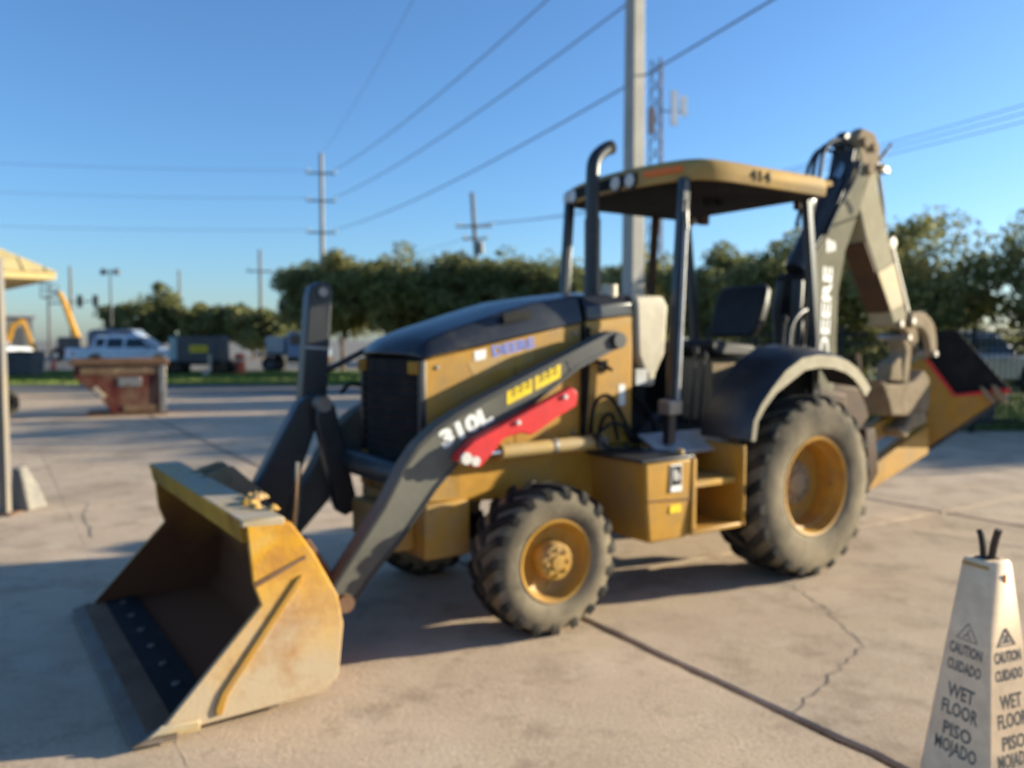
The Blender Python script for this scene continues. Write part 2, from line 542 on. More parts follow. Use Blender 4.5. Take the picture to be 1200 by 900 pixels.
M['grass'] = mat('grass_blades', (0.12, 0.19, 0.035), 0.7, (0.20, 0.20, 0.06), 0.45, 0.4, island=0.3)
def grass_patch(x0, x1, y0, y1, n, h, seed):
    g = np.random.default_rng(seed)
    x = g.uniform(x0, x1, n); y = g.uniform(y0, y1, n); a = g.uniform(0, 2 * PI, n)
    hh = h * g.uniform(0.5, 1.3, n); wd = 0.03 * g.uniform(0.6, 1.6, n)
    dx, dy = np.cos(a) * wd, np.sin(a) * wd
    lx, ly = g.normal(0, 0.03, n), g.normal(0, 0.03, n)
    z0 = np.full(n, 0.0)
    V = np.empty((n * 3, 3))
    V[0::3] = np.stack([x - dx, y - dy, z0], 1); V[1::3] = np.stack([x + dx, y + dy, z0], 1)
    V[2::3] = np.stack([x + lx, y + ly, hh], 1)
    F = np.arange(n * 3).reshape(n, 3)
    me = bpy.data.meshes.new('grass')
    me.from_pydata(V.tolist(), [], F.tolist())
    me.materials.append(M['grass'])
    o = bpy.data.objects.new('grass', me)
    col.objects.link(o)
    o['kind'] = 'stuff'
    return o
tag(grass_patch(-36, 6, 31.1, 44.2, 60000, 0.09, 1), 'short green grass on the strip between the road and parked trucks', 'grass')
tag(grass_patch(4.4, 22, 15.4, 24, 40000, 0.11, 2), 'green grass behind the dark fence under the trees', 'grass')

# ------------------------------------------------------------------ the backhoe loader
BH = empty('backhoe_loader', (1.574, 6.623, 0), R(214),
           'dusty yellow and black backhoe loader parked with its front bucket on the concrete', 'backhoe loader')

# ---- wheels
def tire_part(R_, hw, r0, nl, lug_w, lug_h, parent, side):
    t = MB()
    prof = [(-hw * 0.80, r0 - 0.005), (-hw * 0.90, r0 + 0.02), (-hw, r0 + (R_ - r0) * 0.45), (-hw * 0.97, R_ - 0.085), (-hw * 0.86, R_ - 0.04), (-hw * 0.6, R_ - 0.028),
            (0, R_ - 0.022), (hw * 0.6, R_ - 0.028), (hw * 0.86, R_ - 0.04), (hw * 0.97, R_ - 0.085), (hw, r0 + (R_ - r0) * 0.45), (hw * 0.98, r0 + 0.06), (hw * 0.90, r0 + 0.02), (hw * 0.80, r0 - 0.005)]
    t.lathe(prof, n=56)
    o = t.build('tire', 'sidewall', parent, angle=32)
    t = MB()
    # chevron lugs from the crown over each shoulder
    for s in (-1, 1):
        for k in range(nl):
            a0 = 2 * PI * (k + (0.5 if s > 0 else 0)) / nl
            secs = []
            for (ax, rr, da, th) in ((-0.08, R_, -0.02, 0.9), (0.45, R_ - 0.002, 0.10, 1.0), (0.84, R_ - 0.008, 0.19, 1.05), (0.95, R_ - 0.030, 0.205, 1.0), (0.97, R_ - 0.06, 0.21, 0.8)):
                a = a0 + da * 1.3
                hwid = lug_w * th / 2 / R_
                rin = rr - lug_h - 0.012
                y = s * hw * ax
                yi = s * hw * min(ax, 0.97)
                secs.append([(rr * math.cos(a - hwid), y, rr * math.sin(a - hwid)), (rr * math.cos(a + hwid), y, rr * math.sin(a + hwid)),
                             (rin * math.cos(a + hwid * 1.3), yi, rin * math.sin(a + hwid * 1.3)), (rin * math.cos(a - hwid * 1.3), yi, rin * math.sin(a - hwid * 1.3))])
            t.loft(secs)
    t.build('tread', 'tread', parent, angle=32)
    return o
def rear_wheel(y, s):
    e = empty('rear_wheel', (-0.06, y, 0.655), 0 if s > 0 else PI)
    e.parent = BH
    tire_part(0.658, 0.225, 0.345, 22, 0.062, 0.013, e, 1)
    m = MB()
    m.lathe([(0.19, 0.362), (0.205, 0.352), (0.20, 0.335), (0.12, 0.315), (0.115, 0.300), (-0.01, 0.292), (-0.03, 0.255), (-0.02, 0.17), (-0.02, 0.0)], n=48)
    m.lathe([(-0.19, 0.362), (-0.205, 0.352), (-0.12, 0.31), (-0.04, 0.30), (-0.05, 0.0)], n=32)
    m.build('rim', 'rim', e, angle=40)
    h = MB().lathe([(-0.03, 0.165), (0.02, 0.162), (0.03, 0.15), (0.032, 0.09), (0.05, 0.085), (0.052, 0.0)], n=28)
    for k in range(10):
        a = 2 * PI * k / 10
        h.lathe([(0.025, 0.017), (0.045, 0.016), (0.047, 0.0)], (0.128 * math.cos(a), 0, 0.128 * math.sin(a)), n=6)
    h.build('hub', 'tan', e)
    return e
rear_wheel(0.775, 1)
rear_wheel(-0.775, -1)
def front_wheel(y, s):
    e = empty('front_wheel', (2.18, y, 0.432), R(-3) if s > 0 else PI - R(3))
    e.parent = BH
    tire_part(0.440, 0.155, 0.232, 19, 0.050, 0.010, e, 1)
    m = MB()
    m.lathe([(0.130, 0.247), (0.142, 0.238), (0.138, 0.225), (0.075, 0.208), (0.06, 0.19), (0.045, 0.12), (0.045, 0.0)], n=40)
    m.lathe([(-0.13, 0.247), (-0.14, 0.235), (-0.05, 0.20), (-0.04, 0.0)], n=24)
    m.build('rim', 'rim', e)
    h = MB().lathe([(0.04, 0.112), (0.135, 0.108), (0.15, 0.098), (0.152, 0.045), (0.165, 0.04), (0.167, 0.0)], n=28)
    for k in range(8):
        a = 2 * PI * k / 8
        h.lathe([(0.145, 0.014), (0.163, 0.013), (0.164, 0.0)], (0.073 * math.cos(a), 0, 0.073 * math.sin(a)), n=6)
        h.lathe([(0.04, 0.014), (0.062, 0.013), (0.063, 0.0)], (0.155 * math.cos(a), 0, 0.155 * math.sin(a)), n=6)
    h.build('hub', 'yellow_worn', e)
    return e
front_wheel(0.745, 1)
front_wheel(-0.745, -1)
MB().tube([(2.18, -0.66, 0.43), (2.18, -0.2, 0.46), (2.18, 0.2, 0.46), (2.18, 0.66, 0.43)], [0.07, 0.09, 0.09, 0.07], 12).build('front_axle', 'black_flat', BH)
MB().tube([(-0.06, -0.65, 0.655), (-0.06, 0.65, 0.655)], 0.13, 14).build('rear_axle', 'black_flat', BH)

# ---- chassis
f = MB()
for s in (-1, 1):
    f.prism([(2.82, 0.99), (2.82, 0.76), (1.9, 0.70), (1.2, 0.62), (-1.0, 0.60), (-1.0, 0.98), (1.2, 1.0)], s * 0.30, s * 0.42)
f.bb(1.2, 2.7, -0.30, 0.30, 0.72, 0.97)
f.build('chassis', 'yellow', BH, bevel=0.012)
fb = MB().bb(2.50, 2.80, -0.44, 0.45, 0.43, 0.755)
fb.bb(2.80, 2.93, -0.30, 0.32, 0.47, 0.70)
fb.build('front_axle_support', 'yellow_worn', BH, bevel=0.012)
MB().bb(2.55, 2.78, -0.42, 0.42, 0.76, 0.97).build('front_frame', 'yellow_worn', BH, bevel=0.01)
tr = MB().bb(0.2, 1.9, -0.22, 0.22, 0.42, 0.72)
tr.tube([(1.9, 0, 0.5), (2.15, 0, 0.47)], 0.05)
tr.build('transmission', 'black_flat', BH, bevel=0.02)

# ---- hood, side panels, grille, cowl
ZL = [(1.63, 1.81), (2.79, 1.590)]
def zl(x): return 1.81 + (x - 1.63) * (1.590 - 1.81) / 1.16
secs = []
for (x0, zs, crown, bulge, k) in ((1.63, 1.985, 0.030, 0, 0), (2.0, 1.93, 0.035, 0, 0), (2.2, 1.875, 0.035, 0, 0), (2.39, 1.815, 0.035, 0.01, 0), (2.58, 1.755, 0.03, 0.04, 0), (2.70, 1.705, 0.02, 0.08, 0), (2.76, 1.66, 0.015, 0.10, 0), (2.79, 1.61, 0.01, 0.11, 0)):
    L = []
    zb = zl(min(x0, 2.79))
    ys = [(-0.425, zb), (-0.402, zb + (zs - zb) * 0.5), (-0.365, zs), (-0.2, zs + crown * 0.6), (0, zs + crown * 0.7), (0.2, zs + crown * 0.6), (0.365, zs), (0.402, zb + (zs - zb) * 0.5), (0.425, zb)]
    for (y, z) in ys:
        L.append((x0 + bulge * (1 - (y / 0.425) ** 2), y, z))
    secs.append(L)
hood = MB().loft(secs).build('hood', 'black_gloss', BH, bevel=0.012, angle=24)
for s in (-1, 1):
    sp = MB().prism([(1.64, 1.805), (2.785, 1.585), (2.80, 1.30), (2.76, 0.985), (1.64, 1.03)], s * 0.385, s * 0.418)
    sp = sp.build('side_panel', 'yellow', BH, bevel=0.008)
    if s > 0:
        # raised lighter strip, badge and lettering
        MB().prism([(2.45, 1.572), (2.37, 1.587), (2.37, 1.645), (2.45, 1.63)], 0.4185, 0.4205).build('badge', 'white_decal', sp)
        text('lettering', 'DEERE', 'blue_decal', sp, (2.17, 0.4195, 1.652), (-1, 0, 0.19), (0, 0, 1), 0.085, 0.32, bold=0.004)
        MB().prism([(2.50, 1.56), (2.02, 1.655), (2.02, 1.565), (2.45, 1.475)], 0.4182, 0.4195).build('panel_recess', 'yellow_worn', sp)
    MB().prism([(1.615, 1.80), (1.645, 1.80), (1.645, 1.02), (1.615, 1.02)], s * 0.37, s * 0.424).build('panel_seal', 'black_flat', BH)
MB().prism([(2.25, 1.855), (2.05, 1.885), (2.03, 1.835), (2.24, 1.80)], 0.405, 0.4265).build('hood_vent', 'black_flat', hood)
g = MB()
gs = []
for y in (-0.40, -0.2, 0, 0.2, 0.40):
    bx = 2.77 + 0.10 * (1 - (y / 0.425) ** 2)
    gs.append([(2.5, y, 0.97), (bx, y, 0.97), (bx, y, 1.588), (2.5, y, 1.588)])
g.loft(gs)
grl = g.build('grille', 'black_flat', BH)
for k in range(9):
    z = 1.03 + k * 0.055
    L = []
    for y in (-0.36, -0.2, 0, 0.2, 0.36):
        bx = 2.775 + 0.10 * (1 - (y / 0.425) ** 2)
        L.append([(bx - 0.01, y, z), (bx + 0.012, y, z), (bx + 0.012, y, z + 0.014), (bx - 0.01, y, z + 0.014)])
    MB().loft(L).build('grille_bar', 'black_flat', grl)
for s in (-1, 1):
    MB().prism([(s * 0.30, 1.50), (s * 0.41, 1.50), (s * 0.41, 1.575), (s * 0.30, 1.575)], 2.74, 2.835, 'x').build('headlight', 'brown_yellow', BH, bevel=0.008)
    MB().bb(2.772, 2.815, s * 0.40 - 0.015, s * 0.40 + 0.022, 0.98, 1.58).build('grille_post', 'black', BH, bevel=0.008)
cw = []
for (x, zt) in ((1.605, 1.985), (1.40, 2.00), (1.19, 2.005)):
    zb = 1.82 + (1.605 - x) * 0.1
    cw.append([(x, -0.425, zb), (x, -0.42, zb + 0.09), (x, -0.37, zt), (x, 0, zt + 0.03), (x, 0.37, zt), (x, 0.42, zb + 0.09), (x, 0.425, zb)])
MB().loft(cw).build('cowl', 'black_gloss', BH, bevel=0.012, angle=24)
for s in (-1, 1):
    cp = MB().prism([(1.605, 1.82), (1.20, 1.86), (1.20, 1.0), (1.605, 1.02)], s * 0.35, s * 0.42).build('engine_panel', 'yellow', BH, bevel=0.01)
    if s > 0:
        MB().prism([(1.32, 1.40), (1.265, 1.40), (1.265, 1.26), (1.32, 1.26)], 0.4205, 0.4225).build('label_sticker', 'white_decal', cp)
        MB().prism([(1.50, 1.56), (1.42, 1.57), (1.42, 1.50), (1.50, 1.49)], 0.4205, 0.4235).build('latch', 'black_flat', cp)
        MB().prism([(1.60, 1.805), (1.21, 1.855), (1.21, 1.80), (1.60, 1.765)], 0.4203, 0.4225).build('trim_strip', 'yellow_worn', cp)
MB().tube([(1.33, 0.33, 1.96), (1.33, 0.33, 2.07)], 0.055, 14).build('filler_cap', 'beige', BH)
# exhaust
ex = MB().tube(smooth_path([(1.24, 0.04, 1.98), (1.24, 0.04, 2.5), (1.24, 0.04, 2.86), (1.215, 0.04, 2.97), (1.14, 0.04, 3.04), (1.07, 0.04, 3.07)], 5), 0.049, 18, cap=False)
ex.tube([(1.24, 0.04, 1.97), (1.24, 0.04, 2.55)], 0.058, 18)
ex.tube([(1.24, 0.04, 1.97), (1.24, 0.04, 2.03)], 0.09, 18)
ex.build('exhaust_stack', 'black', BH)
MB().tube([(1.115, 0.04, 3.055), (1.066, 0.04, 3.072)], 0.05, 16).build('exhaust_mouth', 'black_flat', BH)
# hoses at the engine panel
for pts in ([(1.58, 0.44, 1.05), (1.57, 0.47, 1.28), (1.45, 0.47, 1.33), (1.33, 0.46, 1.2), (1.22, 0.45, 1.04)], [(1.52, 0.44, 1.03), (1.50, 0.47, 1.18), (1.42, 0.47, 1.2), (1.36, 0.46, 1.03)], [(1.64, 0.44, 1.0), (1.62, 0.46, 1.5), (1.60, 0.44, 1.78)]):
    MB().tube(smooth_path(pts), 0.014, 8).build('hose', 'black_flat', BH)

# ---- loader arms
ATOP = [(3.44, 0.42), (3.32, 0.58), (3.13, 0.83), (3.01, 1.03), (2.93, 1.13), (2.82, 1.22), (2.68, 1.295), (2.51, 1.37), (2.07, 1.545), (1.60, 1.735), (1.54, 1.755), (1.48, 1.745)]
ABOT = [(1.45, 1.69), (1.48, 1.645), (1.53, 1.635), (1.81, 1.525), (2.30, 1.235), (2.50, 1.14), (2.65, 1.03), (2.82, 0.87), (3.03, 0.62), (3.23, 0.42), (3.34, 0.28), (3.41, 0.26), (3.46, 0.33)]
LIFT = []
for s in (-1, 1):
    y0, y1 = s * 0.50, s * 0.615
    a = MB().prism(ATOP + ABOT, y0, y1).build('loader_arm', 'arm', BH, bevel=0.014)
    # dark strips along both edges: the shaded edge faces painted onto the arm side
    fl = MB()
    for (P, sh) in ((ATOP, -0.034), (ABOT[1:-2], 0.026)):
        for i in range(len(P) - 1):
            p, q = P[i], P[i + 1]
            fl.prism([(p[0], p[1]), (q[0], q[1]), (q[0], q[1] + sh), (p[0], p[1] + sh)], y0 + s * 0.1149, s * 0.622)
    fl.build('arm_edge_shade', 'black', a)
    MB().prism([(1.93, 1.60), (1.60, 1.73), (1.54, 1.75), (1.485, 1.74), (1.455, 1.69), (1.485, 1.65), (1.53, 1.64), (1.81, 1.53), (1.88, 1.495)], s * 0.6151, s * 0.618).build('arm_plate', 'black', a)
    MB().tube([(1.50, s * 0.46, 1.695), (1.50, s * 0.64, 1.695)], 0.05, 16).build('pivot_pin', 'black', a)
    MB().tube([(3.37, s * 0.47, 0.34), (3.37, s * 0.66, 0.34)], 0.045, 16).build('bucket_pin', 'rust', a)
    if s > 0:
        text('lettering', '310L', 'white_decal', a, (2.625, 0.6158, 1.205), (-1, 0, 0.43), (0.12, 0, 1), 0.128, 0.36, bold=0.007)
        for (c0, c1) in ((2.35, 2.17), (2.15, 1.96)):
            def zc(x): return 1.385 + (2.35 - x) * 0.39
            MB().prism([(c0, zc(c0) - 0.066), (c1, zc(c1) - 0.066), (c1, zc(c1) + 0.045), (c0, zc(c0) + 0.045)], 0.6155, 0.6175).build('warning_sticker', 'yellow_decal', a)
            for q in range(3):
                xa = c0 - 0.03 - q * 0.05
                for zz, ln in ((-0.030, 0.034), (-0.010, 0.038), (0.008, 0.026)):
                    MB().prism([(xa, zc(xa) + zz), (xa - ln, zc(xa - ln) + zz), (xa - ln, zc(xa - ln) + zz + 0.010), (xa, zc(xa) + zz + 0.010)], 0.6176, 0.6182).build('print', 'dark_print', a)
    # lift cylinder low along the frame
    c = MB().tube([(1.62, s * 0.53, 1.045), (2.34, s * 0.53, 1.035)], 0.045, 16)
    c.tube([(1.56, s * 0.53, 1.045), (1.64, s * 0.53, 1.045)], 0.052, 16)
    cyl = c.build('lift_cylinder', 'dipper_yellow' if s > 0 else 'black', BH)
    MB().tube([(2.34, s * 0.53, 1.035), (2.60, s * 0.53, 1.03)], 0.028, 12).build('cylinder_rod', 'chrome', cyl)
    MB().tube([(1.93, s * 0.53, 1.042), (1.96, s * 0.53, 1.042)], 0.049, 16).build('hose_clamp', 'steel', cyl)
    MB().tube([(1.60, s * 0.44, 1.045), (1.60, s * 0.60, 1.045)], 0.045, 14).build('cylinder_pin', 'black', cyl)
# loader tower behind the arm pivot
for s in (-1, 1):
    MB().prism([(1.62, 1.80), (1.40, 1.80), (1.36, 1.0), (1.66, 1.0)], s * 0.425, s * 0.485).build('loader_tower', 'yellow', BH, bevel=0.008) if s < 0 else None
# red lock bar stowed under the arm
rb = MB().prism([(2.735, 1.03), (2.72, 1.07), (2.62, 1.145), (1.93, 1.415), (1.89, 1.38), (1.90, 1.30), (2.05, 1.235), (2.17, 1.17), (2.23, 1.145), (2.30, 1.16), (2.42, 1.14), (2.50, 1.06), (2.58, 0.985), (2.62, 0.985), (2.66, 1.04)], 0.628, 0.70).build('boom_lock', 'red', BH, bevel=0.01)
for (x, z, r_) in ((2.68, 1.045, 0.034), (2.62, 1.025, 0.028), (2.33, 1.225, 0.014), (1.99, 1.36, 0.014)):
    MB().tube([(x, 0.66, z), (x, 0.715, z)], r_, 14).build('lock_pin', 'lamp_lens', rb)
# cross tube between the arms
MB().tube([(2.93, -0.51, 0.93), (2.93, 0.51, 0.93)], 0.075, 18).build('torque_tube', 'black', BH)
# bucket linkage on the far arm: upright lever, links
lv = MB().prism([(3.20, 1.30), (3.15, 1.26), (3.06, 1.27), (3.03, 1.33), (2.985, 2.0), (3.0, 2.05), (3.06, 2.07), (3.12, 2.04), (3.14, 1.99)], -0.56, -0.44).build('bucket_lever', 'black', BH, bevel=0.012)
MB().tube([(3.055, -0.58, 2.0), (3.055, -0.42, 2.0)], 0.03, 14).build('lever_pin', 'steel', lv)
MB().prism([(3.17, 1.66), (3.02, 1.65), (3.021, 1.635), (3.171, 1.645)], -0.4395, -0.437).build('reflector_strip', 'silver', lv)
MB().prism([(3.24, 1.30), (3.17, 1.36), (3.08, 1.34), (3.09, 1.24), (3.33, 0.60), (3.42, 0.55), (3.56, 0.62), (3.57, 0.72)], -0.50, -0.38).build('bucket_link', 'black', BH, bevel=0.014)
MB().prism([(3.14, 1.33), (3.04, 1.30), (3.02, 1.22), (2.90, 0.70), (2.90, 0.62), (2.97, 0.58), (3.03, 0.62), (3.16, 1.2)], -0.37, -0.29).build('guide_link', 'black', BH, bevel=0.012)
MB().tube([(3.11, -0.62, 1.30), (3.11, -0.28, 1.30)], 0.05, 16).build('link_pin', 'steel', BH)
MB().tube([(3.40, -0.05, 0.55), (3.36, -0.05, 0.99)], 0.018, 10).build('thin_rod', 'chrome', BH)  # thin bright upright rod between the arms
MB().tube([(3.02, -0.48, 1.50), (2.72, -0.49, 1.64), (2.6, -0.49, 1.69)], [0.02, 0.02, 0.035], 10).build('bucket_cylinder', 'black', BH)
MB().tube(smooth_path([(2.95, -0.40, 1.36), (2.85, -0.47, 1.41), (2.70, -0.48, 1.36), (2.62, -0.45, 1.25)]), 0.014, 8).build('hose', 'black_flat', BH)

# ---- front bucket
BK = empty('loader_bucket', (0, -0.05, 0))
BK.parent = BH
W = 1.03
SIDE = [(4.36, 0.035), (3.62, 0.055), (3.545, 0.12), (3.52, 0.36), (3.545, 0.50), (3.66, 0.72), (3.765, 0.875), (3.965, 0.885), (3.94, 0.62), (3.905, 0.52)]
for s in (-1, 1):
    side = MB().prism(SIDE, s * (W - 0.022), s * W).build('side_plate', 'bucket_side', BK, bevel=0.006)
    MB().prism([(4.34, 0.05), (3.63, 0.07), (3.56, 0.13), (3.535, 0.36), (3.56, 0.50), (3.67, 0.71), (3.775, 0.86), (3.958, 0.872), (3.932, 0.62), (3.897, 0.525)], s * (W - 0.0225), s * (W - 0.034)).build('side_inner_shade', 'bucket_in', side)  # inner skin of the side plate, carrying the painted interior shade
    if s > 0:
        MB().prism([(4.11, 0.07), (4.085, 0.07), (4.06, 0.15), (3.72, 0.60), (3.715, 0.63), (3.74, 0.62), (4.085, 0.17), (4.115, 0.10)], W - 0.001, W + 0.012).build('weld_rib', 'yellow', side, bevel=0.004)
        MB().prism([(3.935, 0.60), (3.70, 0.70), (3.70, 0.715), (3.937, 0.625)], W - 0.001, W + 0.006).build('plate_seam', 'rust', side)
        MB().prism([(4.42, 0.03), (4.18, 0.03), (4.18, 0.075), (4.34, 0.085)], W, W + 0.02).build('side_cutter', 'bucket_top', side, bevel=0.006)
INN = [(4.36, 0.05), (3.65, 0.07), (3.575, 0.13), (3.55, 0.36), (3.58, 0.50), (3.69, 0.71), (3.79, 0.84), (3.93, 0.86)]
OUT = [(3.95, 0.884), (3.762, 0.874), (3.655, 0.72), (3.538, 0.50), (3.515, 0.36), (3.54, 0.115), (3.62, 0.045), (4.36, 0.03)]
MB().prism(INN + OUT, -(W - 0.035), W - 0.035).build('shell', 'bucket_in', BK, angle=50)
MB().prism([(3.985, 0.875), (3.80, 0.865), (3.79, 0.89), (3.80, 0.905), (3.985, 0.905)], -(W + 0.0), W).build('top_lip', 'bucket_top', BK, bevel=0.006)
MB().prism([(3.984, 0.903), (3.990, 0.903), (3.972, 0.80), (3.93, 0.80)], -W + 0.04, W - 0.04).build('lip_face', 'brown_yellow', BK)
ce = MB().prism([(4.45, 0.022), (4.27, 0.015), (4.27, 0.052), (4.36, 0.058), (4.45, 0.032)], -(W + 0.02), W + 0.02).build('cutting_edge', 'dark_steel', BK, bevel=0.004)
MB().prism([(4.385, 0.0575), (4.27, 0.0645), (4.27, 0.053), (4.385, 0.046)], -(W - 0.03), W - 0.03).build('edge_strip', 'rust', BK)
ws = MB().prism([(4.265, 0.067), (4.09, 0.073), (4.09, 0.058), (4.265, 0.052)], -(W - 0.03), W - 0.03).build('wear_plate', 'black_flat', BK)
for k in range(7):
    y = -0.88 + k * 0.293
    MB().lathe([(0.066, 0.022), (0.078, 0.020), (0.080, 0.0)], (4.18, y, 0), 'z', 8).build('bolt', 'dark_steel', ws)
for (y, w_) in ((-0.50, 0.06), (-0.28, 0.03), (0.55, 0.10)):
    MB().prism([(3.86, 0.903), (3.60, 0.72), (3.46, 0.40), (3.40, 0.30), (3.33, 0.30), (3.34, 0.42), (3.50, 0.80), (3.66, 0.955), (3.70, 0.955)] if w_ < 0.2 and y < 0 else [(3.62, 0.66), (3.42, 0.25), (3.31, 0.28), (3.36, 0.42), (3.52, 0.68)], y - w_ / 2, y + w_ / 2).build('hinge_bracket', 'tan' if y < 0 else 'rust', BK, bevel=0.008)
for (x, y, sx, sy, sz) in ((3.86, 0.72, 0.10, 0.26, 0.03), (3.80, 0.52, 0.07, 0.12, 0.02)):
    r2 = random.Random(int(y * 100))
    d = MB()
    for q in range(9):
        d.lathe([(0, 0.028 * r2.uniform(0.6, 1.3)), (0.018 * r2.uniform(0.5, 1.4), 0.018), (0.026, 0.0)], (x - 0.04 + r2.uniform(-sx, sx) * 0.5, y + r2.uniform(-sy, sy) * 0.5, 0.904), 'z', 7)
    d.build('dried_dirt', 'yellow_worn', BK)

# ---- cab floor, console, steps, tool box
MB().bb(-0.45, 1.20, -0.50, 0.46, 0.99, 1.055).build('cab_floor', 'black_flat', BH, bevel=0.01)
con = MB().prism([(1.19, 1.06), (1.19, 1.80), (1.02, 1.88), (0.92, 1.78), (0.98, 1.06)], -0.38, 0.30).build('dash_console', 'black_flat', BH, bevel=0.02)
MB().prism([(1.17, 0.0), (0.96, 0.0), (1.0, 0.0)], 0, 0.001)
bc = []
for (z, x0, x1, y0, y1) in ((2.0, 1.19, 0.93, 0.22, 0.43), (1.93, 1.18, 0.89, 0.20, 0.44), (1.60, 1.16, 0.91, 0.22, 0.435), (1.53, 1.12, 0.95, 0.26, 0.43), (1.46, 1.06, 0.98, 0.32, 0.42), (1.38, 1.05, 0.99, 0.35, 0.42)):
    bc.append([(x0, y0, z), (x1, y0, z), (x1, y1, z), (x0, y1, z)])
MB().loft(bc).build('console_cover', 'beige', BH, bevel=0.018)
MB().prism([(1.17, 1.50), (1.07, 1.50), (1.07, 1.39), (1.17, 1.39)], 0.30, 0.425).build('control_label', 'silver', BH)
# steering wheel
sw = MB()
swc = Vector((0.80, 0.0, 1.93))
rot = Matrix.Rotation(R(-28), 3, 'Y')
P = [swc + rot @ Vector((0.19 * math.cos(2 * PI * k / 24), 0.19 * math.sin(2 * PI * k / 24), 0)) for k in range(25)]
sw.tube(P, 0.016, 8)
for k in range(3):
    sw.tube([swc, P[k * 8]], 0.012, 6)
sw.tube([swc, swc + rot @ Vector((0, 0, -0.35))], 0.03, 8)
sw.build('steering_wheel', 'black', BH)
# levers
for (x, y, z1) in ((0.55, 0.38, 1.62), (0.48, 0.40, 1.58), (0.78, -0.28, 2.02)):
    l = MB().tube([(x + 0.05, y, 1.06), (x, y, z1)], 0.011, 8)
    l.lathe([(-0.03, 0.0), (-0.02, 0.022), (0.015, 0.026), (0.04, 0.0)], (x, y, z1), 'z', 10)
    l.build('control_lever', 'black', BH)
# silver step plate
MB().prism([(0.46, 1.062), (0.69, 0.955), (0.69, 0.935), (0.46, 1.04)], 0.42, 1.18, 'x').build('step_plate', 'silver', BH, bevel=0.004)
# tool box in front of the steps
tb = []
for (z, x1, y1) in ((0.955, 1.56, 0.94), (0.70, 1.545, 0.935), (0.445, 1.50, 0.915)):
    tb.append([(x1, 0.36, z), (1.165, 0.36, z), (1.165, y1, z), (x1, y1, z)])
tbx = MB().loft(tb).build('tool_box', 'yellow', BH, bevel=0.016)
MB().bb(1.15, 1.60, 0.34, 0.955, 0.955, 0.975).build('box_lid', 'black', tbx, bevel=0.006)
MB().prism([(1.545, 0.72), (1.17, 0.70), (1.17, 0.692), (1.545, 0.712)], 0.93, 0.943).build('lid_seam', 'rust', tbx)
MB().prism([(1.35, 0.925), (1.255, 0.925), (1.255, 0.755), (1.35, 0.755)], 0.938, 0.9465).build('picture_label', 'white_decal', tbx)
MB().prism([(1.345, 0.915), (1.262, 0.915), (1.262, 0.795), (1.345, 0.795)], 0.9468, 0.9475).build('label_picture', 'dark_print', tbx)
MB().prism([(1.335, 0.885), (1.315, 0.90), (1.285, 0.875), (1.27, 0.85), (1.29, 0.82), (1.33, 0.83)], 0.9476, 0.948).build('label_figure', 'silver', tbx)
MB().prism([(1.345, 0.67), (1.25, 0.67), (1.25, 0.62), (1.345, 0.62)], 0.926, 0.9365).build('caution_label', 'yellow_decal', tbx)
MB().lathe([(0.0, 0.03), (0.03, 0.028), (0.035, 0.0)], (1.21, 0.88, 0.975), 'z', 12).build('lid_knob', 'yellow_worn', tbx)
st = MB()
st.bb(0.66, 0.69, 0.45, 0.95, 0.46, 1.0)
st.bb(0.69, 1.165, 0.45, 0.48, 0.46, 1.0)
st.bb(0.69, 1.165, 0.48, 0.945, 0.455, 0.49)
st.bb(1.12, 1.164, 0.48, 0.945, 0.49, 0.95)
stp = st.build('step_frame', 'yellow', BH, bevel=0.012)
MB().bb(0.69, 1.12, 0.48, 0.90, 0.745, 0.79).build('step_tread', 'yellow_worn', stp, bevel=0.01)
MB().bb(0.2, 1.15, 0.30, 0.45, 0.45, 0.98).build('fuel_tank', 'yellow', BH, bevel=0.02)

# ---- ROPS and canopy
rp = {}
for (nm, pts) in (('l', [(1.05, 0.62, 1.0), (0.93, 0.62, 2.78)]), ('r', [(1.05, -0.62, 1.0), (0.93, -0.62, 2.78)]), ('lr', [(-0.50, 0.60, 1.05), (-0.50, 0.62, 1.70), (-0.36, 0.62, 2.78)]), ('rr', [(-0.50, -0.60, 1.05), (-0.50, -0.62, 1.70), (-0.36, -0.62, 2.78)])):
    b = MB()
    secs = []
    for p in pts:
        hx, hy = 0.036, 0.030
        secs.append([(p[0] - hx, p[1] - hy, p[2]), (p[0] + hx, p[1] - hy, p[2]), (p[0] + hx, p[1] + hy, p[2]), (p[0] - hx, p[1] + hy, p[2])])
    rp[nm] = b.loft(secs).build('canopy_post', 'black_gloss', BH, bevel=0.012)
MB().bb(0.99, 1.11, 0.57, 0.69, 1.20, 1.30).build('post_clamp', 'steel', BH, bevel=0.012)
MB().tube([(1.015, 0.662, 1.28), (0.95, 0.662, 2.55)], 0.016, 10).build('post_edge_glint', 'silver', BH)  # silver rod drawing the bright lit edge along the post
MB().tube(smooth_path([(0.02, -0.60, 2.76), (0.05, -0.60, 2.3), (0.06, -0.60, 2.0), (0.03, -0.58, 1.65)]), 0.035, 10).build('rear_brace', 'brown', BH)
HALF = [(-0.42, 0.735), (-0.40, 0.757), (0.60, 0.757), (0.76, 0.742), (0.86, 0.70), (0.925, 0.62), (0.968, 0.50), (1.0, 0.35), (1.02, 0.18)]
def edge_x(y):
    P = sorted([(b, a) for a, b in HALF[2:]] + [(0.0, 1.03)])
    return float(np.interp(abs(y), [p[0] for p in P], [p[1] for p in P]))
def roof_outline(inset, z):
    P = []
    for (x, y) in [(a, -b) for a, b in HALF] + [(1.03, 0)] + HALF[::-1]:
        k = 1 - inset / 0.7
        P.append((0.27 + (x - 0.27) * k, y * k, z))
    return P
